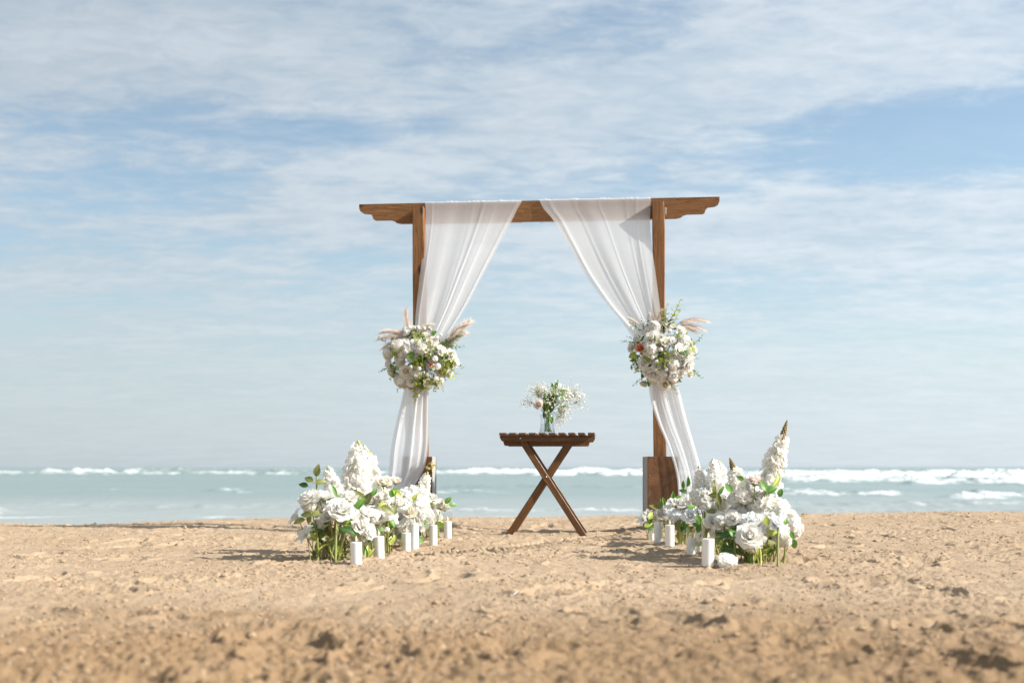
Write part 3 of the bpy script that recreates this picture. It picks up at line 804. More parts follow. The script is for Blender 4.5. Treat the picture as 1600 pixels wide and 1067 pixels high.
def make_spike(name, mat, n=46, seed=3, tip='green', w0=.24, w1=.10):
    """unit long along +Z, radius about .24"""
    rr = random.Random(seed); m = MB()
    m.tube([(0, 0, -.12), (.01, 0, .3), (0, .01, .7), (0, 0, 1.0)], .028, .012, 6, 1)
    for i in range(n):
        f = (i + .5) / n; z = .02 + .90 * f; an = i * GA + rr.uniform(-.4, .4); r = (w0 + (w1 - w0) * f ** 1.5) * rr.uniform(.45, 1.05)
        out = Vector((math.cos(an), math.sin(an), .25 + .3 * f))
        floret(m, Vector((math.cos(an) * r, math.sin(an) * r, z)), out + Vector((rr.uniform(-.3, .3), rr.uniform(-.3, .3), rr.uniform(-.2, .3))), rr.uniform(.15, .22) * (1 - .4 * f), 5, rr, 0, .25, 2 if rr.random() < .4 else None)
        floret(m, Vector((math.cos(an) * r * 1.08, math.sin(an) * r * 1.08, z + .01)), out, rr.uniform(.07, .10) * (1 - .35 * f), 4, rr, 0, .7, None)
    if tip == 'brown':
        for i in range(44):
            f = i / 43; an = i * GA; r = .042 * (1 - f * f) + .003; m.ball((math.cos(an) * r, math.sin(an) * r, .93 + .33 * f), .030 * (1 - .6 * f), 3, 5, 4, (1, 1, 1.2))
    else:
        for i in range(10):
            an = i * GA; f = i / 9; m.ball((math.cos(an) * .05 * (1 - f), math.sin(an) * .05 * (1 - f), .92 + .09 * f), .032, 2 if i % 2 else 0, 5, 4, (1, 1, 1.3))
    return m.mesh(name, [mat, M_stem, M_lime, M_brownbud])
def make_lily(name, mat):
    m = MB(); rr = random.Random(8)
    for i in range(6): petal(m, i * 1.0472, .04, 1.15, .34 if i % 2 else .24, math.radians(18), math.radians(100), .03, 4, 6, 0, pointed=True, seed=rr.random(), z0=-.3)
    for i in range(6):
        an = i * 1.05 + .4; m.tube([(0, 0, -.2), (.12 * math.cos(an), .12 * math.sin(an), .25), (.22 * math.cos(an), .22 * math.sin(an), .42)], .012, .01, 4, 1); m.ball((.22 * math.cos(an), .22 * math.sin(an), .43), .035, 2, 5, 3)
    m.tube([(0, 0, -.5), (0, 0, -.22)], .03, .07, 6, 1)
    return m.mesh(name, [mat, M_lime, M_yellow])
def make_daisy(name, mat):
    m = MB(); rr = random.Random(9)
    for L in range(3):
        for i in range(10 - L * 2): petal(m, i * 2 * math.pi / (10 - 2 * L) + L * .3, .06, .95 - .22 * L, .22, math.radians(72 - 18 * L), math.radians(92 - 30 * L), .02, 3, 4, 0, seed=rr.random(), z0=-.05 + .04 * L)
    m.ball((0, 0, .05), .17, 1, 8, 5, (1, 1, .6)); return m.mesh(name, [mat, M_lime])
def make_leaf(name, mat, wid=.30, fold=.22, bend=.35):
    m = MB(); P = []
    for i in range(8):
        t = i / 7; w = wid * math.sin(math.pi * t ** .8) ** .85 if 0 < i < 7 else .012
        P.append([(q * w, -bend * t * t + fold * abs(q) * w, t * 1.0) for q in (-1, -.5, 0, .5, 1)])
    m.grid(P); m.tube([(0, .0, -.22), (0, .004, 0), (0, -bend * .25 - .006, .5)], .022, .010, 4)
    return m.mesh(name, [mat])
def make_cluster(name, mat, n=40, seed=5):
    """airy head of small lime buds on fine stalks"""
    rr = random.Random(seed); m = MB()
    for i in range(n):
        dv = Vector((rr.gauss(0, 1), rr.gauss(0, 1), abs(rr.gauss(.3, .8)))).normalized() * rr.uniform(.45, 1)
        m.tube([(0, 0, -.3), dv * .5 + Vector((0, 0, -.05)), dv], .012, .008, 3, 1, False)
        if rr.random() < .55: floret(m, dv, dv, rr.uniform(.16, .25), 4, rr, 0, .3)
        else: m.ball(dv, rr.uniform(.06, .10), 0, 5, 4)
    return m.mesh(name, [mat, M_stem])
def make_sprig(name, mat, n=11, size=.26, seed=6):
    """a leafy twig one unit long"""
    rr = random.Random(seed); m = MB(); pts = [Vector((.10 * math.sin(2.2 * t), .05 * t, t)) for t in (0, .2, .4, .6, .8, 1)]
    m.tube(pts, .016, .006, 5, 1)
    for i in range(n):
        t = .12 + .88 * i / (n - 1); p = Vector((.10 * math.sin(2.2 * t), .05 * t, t)); an = i * 2.4 + rr.uniform(-.3, .3)
        e = Vector((math.cos(an), math.sin(an), .55)).normalized(); sd = e.cross(Vector((0, 0, 1))).normalized(); up = sd.cross(e); L = size * (1.1 - .45 * t) * rr.uniform(.8, 1.15)
        rows = []
        for k_, w in enumerate((.03, .30, .40, .30, .02)):
            f = k_ / 4; rows.append([p + e * L * f + sd * L * w * q * .95 + up * (-.18 * L * f * f + .1 * L * abs(q) * w) for q in (-1, 0, 1)])
        m.grid(rows, 0)
    return m.mesh(name, [mat, M_stem])
def make_plume(name, n=260, seed=7, bendy=.35, spread=.20):
    rr = random.Random(seed); m = MB()
    def ax(t): return Vector((bendy * t * t, 0, t * (1 - .15 * bendy * t)))
    m.tube([ax(t) for t in (0, .2, .4, .6, .8, .95)], .014, .004, 4, 1)
    for i in range(n):
        t = rr.uniform(.08, 1) ** .9; p = ax(t); an = rr.uniform(0, 6.28); L = rr.uniform(.18, .42) * (1.15 - .6 * abs(t - .35))
        o = Vector((math.cos(an), math.sin(an), 0)); q = []
        for k_ in range(5):
            f = k_ / 4; q.append(p + Vector((bendy * .9 * f * L, 0, f * L * .86)) + o * spread * L * 2.0 * (f ** .8) + Vector((.10 * bendy, 0, -.22)) * L * f * f)
        w = rr.uniform(.005, .010); sd = o.cross(Vector((0, 0, 1))).normalized()
        b_ = len(m.v)
        m.grid([[a - sd * w * (1.1 - f_ / 5), a + sd * w * (1.1 - f_ / 5)] for f_, a in enumerate(q)], 0)
    return m.mesh(name, [M_pampas, M_stem])
def make_breath(name, n=46, seed=8):
    rr = random.Random(seed); m = MB()
    m.tube([(0, 0, 0), (.01, 0, .3), (0, .01, .5)], .007, .005, 4, 1)
    for i in range(n):
        dv = Vector((rr.gauss(0, .32), rr.gauss(0, .32), rr.uniform(.35, 1.0))); mid_ = Vector((dv.x * .35, dv.y * .35, .25 + dv.z * .35))
        m.tube([(0, 0, rr.uniform(.1, .4)), mid_, dv], .0045, .003, 3, 1, False)
        if rr.random() < .6: m.ball(dv, rr.uniform(.028, .044), 0, 5, 4)
        else: floret(m, dv, Vector((dv.x, dv.y, .4)), rr.uniform(.055, .075), 5, rr, 0, .4)
    return m.mesh(name, [M_cream_s, M_stem])
M_cream_s = mat_petal('small_white_blossom', (.90, .885, .83), (.92, .91, .86), .45)

T = {}
for i in range(3):
    T[f'rose{i}'] = make_rose('rose', 26, M_white, .84, .03, 10 + i); T[f'peony{i}'] = make_rose('peony', 40, M_white, .98, .10, 20 + i)
    T[f'hyd{i}'] = make_hydrangea('hydrangea', M_white, 72, 30 + i); T[f'spike{i}'] = make_spike('stock_spike', M_white, 34, 40 + i)
    T[f'cream{i}'] = make_rose('rose', 28, M_cream, .8, .03, 50 + i); T[f'breath{i}'] = make_breath('breath_spray', 38, 80 + i)
T['blush'] = make_rose('rose', 26, M_blush, .78, .02, 60); T['peach'] = make_rose('rose', 28, M_peach, .72, .03, 61)
T['coolhyd'] = make_hydrangea('hydrangea', M_cool, 85, 35); T['cool'] = make_rose('peony', 30, M_cool, 1.08, .12, 62)
T['bspike'] = make_spike('stock_spike', M_white, 40, 44, 'brown', .17, .09)
T['bud'] = make_bud('ranunculus', M_white); T['lily'] = make_lily('lily', M_white); T['coollily'] = make_lily('lily', M_cool); T['daisy'] = make_daisy('daisy', M_white)
for nm, mt in (('dark', M_dark), ('green', M_green), ('olive', M_olive), ('lime', M_lime)):
    T['leaf_' + nm] = make_leaf('leaf', mt); T['sprig_' + nm] = make_sprig('leaf_sprig', mt); T['long_' + nm] = make_leaf('leaf', mt, .17, .3, .25)
T['euc'] = make_sprig('leaf_sprig', M_green, 13, .22, 16)
T['cluster'] = make_cluster('green_cluster', M_lime); T['ycluster'] = make_cluster('bud_cluster', M_yellow, 26, 15)
T['plume0'] = make_plume('pampas_plume', 420, 70, .55, .24); T['plume1'] = make_plume('pampas_plume', 420, 71, .15, .26)
T['budleaf'] = make_leaf('lily_bud', M_green, .2, 1.2, .05)
NAME = {'rose': 'rose', 'peon': 'peony', 'hyd': 'hydrangea', 'spik': 'stock_spike', 'crea': 'rose', 'blus': 'rose', 'peac': 'rose', 'cool': 'hydrangea', 'bspi': 'stock_spike', 'bud': 'ranunculus', 'lily': 'lily', 'dais': 'daisy', 'leaf': 'leaf', 'long': 'leaf', 'spri': 'leaf_sprig', 'euc': 'leaf_sprig', 'clus': 'green_cluster', 'yclu': 'bud_cluster', 'plum': 'pampas_plume', 'brea': 'breath_spray'}
def nm_of(k):
    me = T[k]; return me.name.split('.')[0]
LABELS = {'peach': 'peach coloured rose', 'blush': 'blush pink rose', 'bspike': 'white flower spike with brown bud tip'}
def put(par, key, loc, dirv, size, rr, tilt=.25):
    dv = Vector(dirv).normalized() + Vector((rr.uniform(-tilt, tilt), rr.uniform(-tilt, tilt), rr.uniform(-tilt, tilt)))
    o = place(nm_of(key), T[key], par, loc, dv, size, rr.uniform(0, 6.28))
    if key in LABELS: o['label'] = LABELS[key]
    return o
def vary(key, rr):
    return key + str(rr.randrange(3)) if key in ('rose', 'peony', 'hyd', 'spike', 'cream', 'breath') else key

def bezier(a, b, c, n=6):
    return [a * (1 - t) ** 2 + b * 2 * t * (1 - t) + c * t * t for t in [i / n for i in range(n + 1)]]
def stem(par, a, b, r=.004, mat=None, rr=rng, bow=.03):
    inv = par.matrix_basis.inverted(); a = inv @ Vector(a); b = inv @ Vector(b)
    c = (a + b) / 2 + Vector((rr.uniform(-bow, bow), rr.uniform(-bow, bow), 0)); m = MB()
    m.tube(bezier(a, c, b), r, r * .75, 6); return m.build('stem', mat or M_stem, par)

def leaf_at(par, key, px, py, Y, size_px, ang, rr, toward=.4):
    """leaf whose middle shows at a photo direction; ang: tip bearing in the picture plane, degrees from up, clockwise"""
    s = Y / F; L = size_px * s * 1.8; a = math.radians(ang)
    tipd = Vector((math.sin(a), rr.uniform(-.25, .25), math.cos(a))).normalized()
    p = at(px, py, Y) - tipd * L * .5
    face = Vector((rr.uniform(-.4, .4), -1, toward + rr.uniform(-.2, .4))).normalized()
    xax = tipd.cross(face).normalized(); yax = tipd.cross(xax)
    yax = -yax if yax.dot(face) < 0 else yax
    xax = yax.cross(tipd)
    M = Matrix(((xax.x, yax.x, tipd.x, p.x), (xax.y, yax.y, tipd.y, p.y), (xax.z, yax.z, tipd.z, p.z), (0, 0, 0, 1))) @ Matrix.Diagonal((L, L, L, 1))
    o = link('leaf' if 'bud' not in key else 'lily_bud', T[key], par); o.matrix_basis = par.matrix_basis.inverted() @ M; return o

# ------------------------------------------------------------------ flower beds on the sand
def bed(label, Y, base_px, flowers, spikes, leaves, stems, fill, seed, group):
    """flowers: key, col, row, radius px, dY ; spikes: key, foot col/row, tip col/row, half-width px ; all at distance Y + dY"""
    rr = random.Random(seed)
    bx, by = (base_px - CX) * Y / F, Y; gz = ground(bx, by)
    o = empty('floral_arrangement', (bx, by, gz - .01), label, 'flowers', group)
    heart = Vector((bx, by + .05, gz + .12))
    inv = o.matrix_basis.inverted()
    cc = []
    for (k, px, py, r, dY) in flowers:
        p = at(px, py, Y + dY); s = (Y + dY) / F; R = r * s
        dv = (p - heart); dv.y -= .16; dv.z += .10
        put(o, vary(k, rr), p - dv.normalized() * R * .3, dv, R * 1.18, rr, .22); cc.append((p, R))
        foot_ = Vector((bx + (p.x - bx) * .55 + rr.uniform(-.04, .04), by + (p.y - by) * .6 + rr.uniform(0, .08), 0)); foot_.z = ground(foot_.x, foot_.y) - .015
        stem(o, foot_, p - dv.normalized() * R * .35, .0035, rr=rr)
        for c_ in range(0 if k in ('blush', 'lily', 'coollily', 'bud') else 2):
            q = p + Vector((rr.uniform(-1.1, 1.1) * R, rr.uniform(.05, .16), rr.uniform(-1.0, .12) * R)); R2 = R * rr.uniform(.65, .9)
            if q.z < ground(q.x, q.y) + .10: continue
            put(o, vary(rr.choice(['hyd', 'peony', 'rose', 'hyd']), rr), q, dv + Vector((rr.uniform(-.15, .15), rr.uniform(-.1, .2), rr.uniform(-.1, .2))), R2, rr, .3)
            stem(o, (bx + rr.uniform(-.05, .05), by + rr.uniform(.03, .12), gz - .015), q - dv.normalized() * R2 * .3, .003, rr=rr)
        if rr.random() < .3:
            q = p - dv.normalized() * R * .6 + Vector((rr.uniform(-1, 1), rr.uniform(-.3, .6), rr.uniform(-1, .3))) * R * .9
            put(o, rr.choice(['leaf_green', 'leaf_olive', 'leaf_dark', 'leaf_green']), q, dv + Vector((rr.uniform(-1, 1), rr.uniform(-.3, .3), rr.uniform(-.8, .8))), rr.uniform(.05, .075), rr, .5)
    for (k, x0, y0, x1, y1, hw, dY) in spikes:
        a = at(x0, y0, Y + dY); c = at(x1, y1, Y + dY); L = (c - a).length; s = (Y + dY) / F
        key = vary(k, rr); top = 1.27 if k == 'bspike' else 1.0
        w = hw * s / (.27 if k != 'bspike' else .22)
        q = place(nm_of(key), T[key], o, a, c - a, w, rr.uniform(0, 6), L / top)
        if key in LABELS: q['label'] = LABELS[key]
        foot_ = Vector((bx + (a.x - bx) * .5, by + (a.y - by) * .6 + .06, 0)); foot_.z = ground(foot_.x, foot_.y) - .015
        stem(o, foot_, a, .005, rr=rr)
    for (k, px, py, r, ang, dY) in leaves: leaf_at(o, k, px, py, Y + dY, r, ang, rr)
    for (x0, y0, x1, y1, dY, mt) in stems:
        a = at(x0, y0, Y + dY); g = on_sand(x1, y1); stem(o, (g[0], g[1], ground(*g) - .015), a, .0062 if mt is M_stem else .0035, mt, rr, .015)
    # foliage filling the foot, and flowers on the seaward side
    (fx0, fx1, fy0, fy1, nl, nb) = fill
    for i in range(nl):
        px, py = rr.uniform(fx0, fx1), rr.uniform(fy0, fy1); dY = rr.uniform(-.06, .30); p = at(px, py, Y + dY)
        g = ground(p.x, p.y)
        if p.z < g + .02: p.z = g + .02
        k = rr.choice(['leaf_olive', 'leaf_green', 'leaf_lime', 'leaf_dark', 'long_olive', 'long_lime', 'long_lime', 'sprig_olive', 'sprig_lime', 'sprig_green', 'sprig_dark'])
        put(o, k, p, (rr.uniform(-.8, .8), rr.uniform(-.8, .4), rr.uniform(.1, 1.0)), rr.uniform(.045, .075) if k[0] != 's' else rr.uniform(.08, .13), rr, .4)
    for i in range(nb):
        px, py = rr.uniform(fx0, fx1), rr.uniform(fy0 - 25, fy0 + 15); p = at(px, py, Y + rr.uniform(.18, .42))
        put(o, vary(rr.choice(['rose', 'peony', 'hyd']), rr), p, (rr.uniform(-.5, .5), .7, .7), rr.uniform(.04, .06), rr)
        stem(o, (p.x, p.y, ground(p.x, p.y) - .015), p, .0035, rr=rr)
    return o
G_ = 'white flower beds flanking the aisle'
bed('white peonies and lilies on bare stems with olive leaf sprig, landward end of its bed', 6.42, 515,
    [('peony', 483, 777, 17, 0), ('rose', 507, 775, 15, .05), ('peony', 531, 796, 22, -.05), ('rose', 547, 776, 15, .1), ('peony', 512, 806, 14, .0), ('rose', 552, 806, 14, .0), ('lily', 461, 806, 17, .1), ('lily', 476, 836, 18, -.05),
     ('rose', 502, 822, 11, .12), ('cream', 525, 770, 11, .2), ('hyd', 497, 790, 15, .2), ('peony', 561, 822, 16, .05), ('rose', 570, 801, 14, .05), ('peony', 578, 832, 12, .05)],
    [('spike', 524, 775, 511, 730, 15, .15)],
    [('leaf_olive', 495, 735, 11, 5, .05), ('leaf_olive', 482, 748, 10, -60, .05), ('leaf_olive', 501, 752, 10, 75, .05), ('leaf_dark', 474, 757, 9, -70, .05), ('leaf_olive', 478, 803, 11, -80, -.08), ('leaf_olive', 467, 813, 11, -100, -.08), ('leaf_olive', 482, 812, 10, -150, -.08), ('leaf_olive', 496, 801, 10, 60, -.08),
     ('leaf_dark', 543, 827, 12, 100, -.12), ('leaf_green', 562, 786, 12, 30, -.08), ('long_green', 523, 767, 12, 150, -.05), ('leaf_olive', 505, 836, 11, -30, -.02), ('leaf_olive', 518, 842, 12, 20, 0), ('leaf_green', 553, 834, 8, 150, -.1), ('leaf_dark', 499, 838, 12, 170, .02), ('long_lime', 574, 862, 13, 10, .1), ('long_green', 570, 860, 13, -20, .1), ('long_lime', 579, 864, 11, 30, .1)],
    [(493, 812, 497, 880, -.05, M_stem), (526, 812, 524, 883, -.08, M_stem), (518, 815, 503, 876, 0, M_redstem), (524, 818, 510, 874, .05, M_redstem), (538, 825, 534, 876, .05, M_stem), (532, 820, 540, 872, .1, M_stem), (495, 738, 499, 876, .06, M_stem)],
    (490, 552, 822, 866, 46, 5), 1, G_)
bed('tall broad white stock spikes rising over roses, beside the olive-leaved stems', 6.95, 590,
    [('rose', 594, 806, 15, -.1), ('rose', 596, 777, 14, 0), ('cream', 600, 753, 13, 0), ('blush', 619, 751, 11, .1), ('rose', 580, 782, 14, 0), ('peony', 606, 802, 14, 0), ('hyd', 588, 820, 13, .1), ('rose', 612, 782, 12, .15), ('bud', 604, 828, 8, 0), ('rose', 574, 812, 13, .1)],
    [('spike', 557, 768, 560, 691, 22, .0), ('spike', 581, 770, 575, 706, 20, .05), ('spike', 567, 772, 569, 698, 20, .2), ('spike', 545, 772, 549, 728, 13, .1)],
    [('leaf_green', 614, 768, 11, 20, -.02), ('leaf_lime', 621, 770, 9, 120, -.02), ('leaf_olive', 574, 778, 13, 20, -.1), ('leaf_olive', 560, 772, 12, -40, -.1), ('leaf_olive', 605, 795, 12, 110, -.2), ('leaf_olive', 617, 797, 8, 10, -.15), ('leaf_green', 585, 768, 8, 30, -.1), ('leaf_green', 596, 827, 8, 90, -.2), ('leaf_lime', 597, 788, 8, 60, -.1), ('sprig_dark', 582, 794, 10, 20, .0)],
    [(606, 815, 606, 866, .0, M_stem), (602, 818, 609, 864, .05, M_redstem)],
    (570, 622, 818, 852, 32, 4), 2, G_)
bed('low white hydrangeas crowded behind the candles at the foot of the straight-hanging curtain', 7.75, 640,
    [('hyd', 628, 784, 21, 0), ('hyd', 650, 790, 20, 0), ('peony', 622, 808, 16, -.1), ('peony', 636, 822, 13, -.1), ('rose', 655, 824, 12, 0), ('hyd', 641, 772, 15, .2), ('rose', 610, 800, 12, .1), ('cream', 640, 800, 14, -.12), ('rose', 629, 840, 9, 0), ('rose', 617, 832, 10, .0)],
    [('spike', 660, 785, 656, 757, 12, .2)],
    [('leaf_green', 657, 842, 9, 120, -.2), ('leaf_lime', 648, 776, 8, 20, -.1), ('leaf_olive', 612, 822, 10, -20, -.1), ('leaf_green', 625, 836, 8, 30, -.1)],
    [], (612, 665, 812, 842, 22, 3), 3, G_)
bed('white roses with a yellow budded spike before the half-covered base box', 8.45, 678,
    [('cream', 690, 791, 15, 0), ('peony', 669, 809, 15, -.1), ('rose', 675, 777, 9, 0), ('rose', 664, 795, 11, 0), ('rose', 682, 808, 10, .1), ('hyd', 672, 792, 11, .15), ('rose', 655, 800, 10, .2)],
    [('spike', 656, 782, 668, 739, 13, .1)],
    [('leaf_green', 700, 781, 8, 40, -.05), ('leaf_green', 708, 787.5, 8, 80, -.05), ('leaf_lime', 661, 768, 9, 20, -.1), ('leaf_green', 668, 776, 8, 150, -.1), ('leaf_lime', 672, 787, 8, 170, -.12), ('leaf_green', 664, 774, 8, -40, -.1)],
    [], (655, 695, 806, 826, 14, 3), 4, G_)
sp = [o for o in bpy.data.objects if o.name.startswith('floral_arrangement')][-1]
rr = random.Random(5); put(sp, 'ycluster', at(671, 733, 8.5), (.3, 0, 1), .035, rr, .1); put(sp, 'ycluster', at(675, 727, 8.5), (.4, 0, 1), .03, rr, .1); stem(sp, at(667, 742, 8.5), at(675, 726, 8.5), .002)

bed('big white peonies and hydrangeas under a tall brown-tipped spike leaning away from the arch', 6.42, 1185,
    [('peony', 1171, 838, 23, -.10), ('peony', 1182, 816, 21, 0), ('rose', 1144, 809, 15, 0), ('hyd', 1190, 785, 20, .1), ('hyd', 1214, 793, 21, .1), ('hyd', 1234, 812, 18, .1), ('blush', 1180, 751, 15, .06), ('cool', 1215, 818, 16, -.05), ('hyd', 1226, 840, 13, 0), ('peony', 1203, 808, 16, .05), ('rose', 1163, 800, 15, .1), ('peony', 1160, 780, 16, .15), ('rose', 1188, 838, 14, .0), ('hyd', 1242, 826, 12, .15), ('rose', 1208, 840, 9, .1), ('cool', 1170, 812, 14, -.02), ('peony', 1150, 795, 13, .2), ('hyd', 1176, 768, 15, .25)],
    [('bspike', 1201, 762, 1230, 656, 17, .1), ('bspike', 1164, 784, 1140, 715, 17, .1), ('spike', 1158, 786, 1150, 745, 15, .12), ('spike', 1196, 766, 1206, 740, 10, .05)],
    [('leaf_green', 1139, 761, 11, -20, -.05), ('leaf_green', 1194, 758, 11, -20, -.05), ('leaf_green', 1206, 764, 12, 60, -.05), ('leaf_green', 1219, 769, 9, 10, -.05), ('leaf_green', 1157, 747, 7, -60, .05), ('long_lime', 1216, 748, 13, 25, .05), ('long_lime', 1212, 755, 12, 40, .02), ('leaf_dark', 1132, 835, 12, -100, -.08), ('leaf_dark', 1136, 862, 13, -80, -.1), ('leaf_green', 1147, 834, 10, 120, -.1), ('leaf_olive', 1202, 847, 13, 70, -.12), ('leaf_green', 1241, 850, 10, 160, .0), ('leaf_green', 1238, 836, 8, 150, -.05), ('leaf_dark', 1155, 862, 10, 120, -.05), ('leaf_lime', 1198, 813, 10, -10, -.15), ('long_lime', 1184, 864, 13, 20, -.02), ('long_green', 1174, 872, 11, 170, -.02), ('long_lime', 1192, 858, 12, -30, 0), ('leaf_lime', 1206, 832, 10, 70, -.1), ('leaf_green', 1228, 814, 7, 20, -.12), ('leaf_olive', 1120, 843, 9, -120, -.06), ('leaf_dark', 1143, 848, 10, 30, -.05)],
    [(1216, 824, 1216, 885, -.1, M_stem), (1226, 848, 1222, 878, 0, M_stem), (1212, 842, 1209, 877, .05, M_redstem), (1148, 842, 1152, 881, -.05, M_stem), (1140, 840, 1150, 879, -.05, M_stem), (1186, 850, 1188, 882, 0, M_stem), (1176, 850, 1178, 880, 0, M_stem), (1196, 850, 1195, 876, .1, M_stem)],
    (1128, 1205, 832, 872, 52, 6), 11, G_)
bed('white roses and stock spikes between the swept curtain and the brown-tipped spikes', 6.9, 1115,
    [('rose', 1116, 814, 16, -.15), ('peony', 1128, 790, 17, 0), ('rose', 1118, 832, 11, -.1), ('hyd', 1100, 771, 17, .05), ('hyd', 1113, 775, 16, .1), ('rose', 1136, 777, 13, 0), ('peony', 1108, 793, 14, 0), ('hyd', 1140, 770, 12, .2), ('rose', 1124, 806, 12, .1)],
    [('spike', 1117, 768, 1114, 718, 14, .05), ('spike', 1129, 770, 1124, 721, 13, .15), ('spike', 1096, 772, 1092, 729, 11, .1)],
    [('leaf_olive', 1116, 773, 11, -75, -.1), ('long_olive', 1124, 782, 14, 160, -.12), ('long_green', 1127, 766, 10, 30, -.1), ('leaf_lime', 1116, 764, 7, 0, -.08), ('leaf_olive', 1112, 798, 9, -80, -.2), ('leaf_green', 1092, 812, 10, 150, -.1), ('leaf_green', 1091, 826, 9, 200, -.1), ('leaf_green', 1088, 820, 8, 100, -.1)],
    [(1120, 770, 1128, 862, -.12, M_stem)], (1100, 1140, 815, 856, 28, 4), 12, G_)
bed('low white ruffled flowers with green buds behind glass candles by the swept curtain', 7.75, 1075,
    [('cool', 1094, 798, 15, -.1), ('cool', 1080, 806, 13, -.1), ('peony', 1082, 783, 14, 0), ('rose', 1064, 785, 13, 0), ('coolhyd', 1056, 806, 11, 0), ('peony', 1100, 788, 14, .1), ('rose', 1070, 800, 11, .1), ('cool', 1108, 806, 12, .0), ('hyd', 1090, 772, 12, .2)],
    [('spike', 1092, 778, 1086, 748, 10, .1)],
    [('budleaf', 1068, 757, 8, -5, -.05), ('budleaf', 1074, 752, 10, 5, -.05), ('leaf_dark', 1068, 767, 7, -70, -.05), ('leaf_green', 1082, 790, 9, 60, -.2), ('leaf_green', 1062, 777, 7, 90, 0), ('leaf_olive', 1062, 838, 11, 180, -.1), ('leaf_olive', 1058, 820, 10, 20, -.05), ('leaf_green', 1070, 818, 9, -20, -.05), ('leaf_dark', 1069, 828, 9, 120, 0)],
    [], (1054, 1098, 812, 836, 24, 3), 13, G_)
bed('small white lilies with closed green buds against the wide brown base box', 8.5, 1035,
    [('coollily', 1004, 811, 11, -.1), ('lily', 1012, 802, 9, 0), ('rose', 1032, 803, 11, 0), ('coolhyd', 1046, 795, 12, 0), ('cool', 1056, 790, 11, 0), ('rose', 1022, 806, 9, .1), ('rose', 1040, 810, 10, .1), ('peony', 1062, 798, 10, .1)],
    [],
    [('budleaf', 1051, 777, 11, 5, -.05), ('leaf_olive', 1031, 788, 9, 10, -.05), ('budleaf', 1037, 783, 8, -10, -.05), ('leaf_olive', 1022, 791, 8, -60, -.05), ('leaf_green', 1015, 812, 8, 0, -.15), ('leaf_lime', 1017, 805, 8, 30, -.15), ('leaf_dark', 1017, 824, 9, 90, -.12), ('leaf_lime', 1013, 819, 8, 60, -.15), ('leaf_green', 1060, 782, 7, 70, -.05)],
    [], (1014, 1060, 808, 826, 20, 2), 14, G_)
# loose white hydrangea head lying on the sand
x, y = on_sand(1136, 884); g = ground(x, y); rr = random.Random(21)
o = place('fallen_hydrangea', T['hyd1'], None, (x, y, g + .030), (.2, -.3, .7), .050); o.scale = (.062, .05, .040); o.location.z = g + .018
tag(o, 'loose white hydrangea head lying on sand beside the tallest glass candle', 'flower')

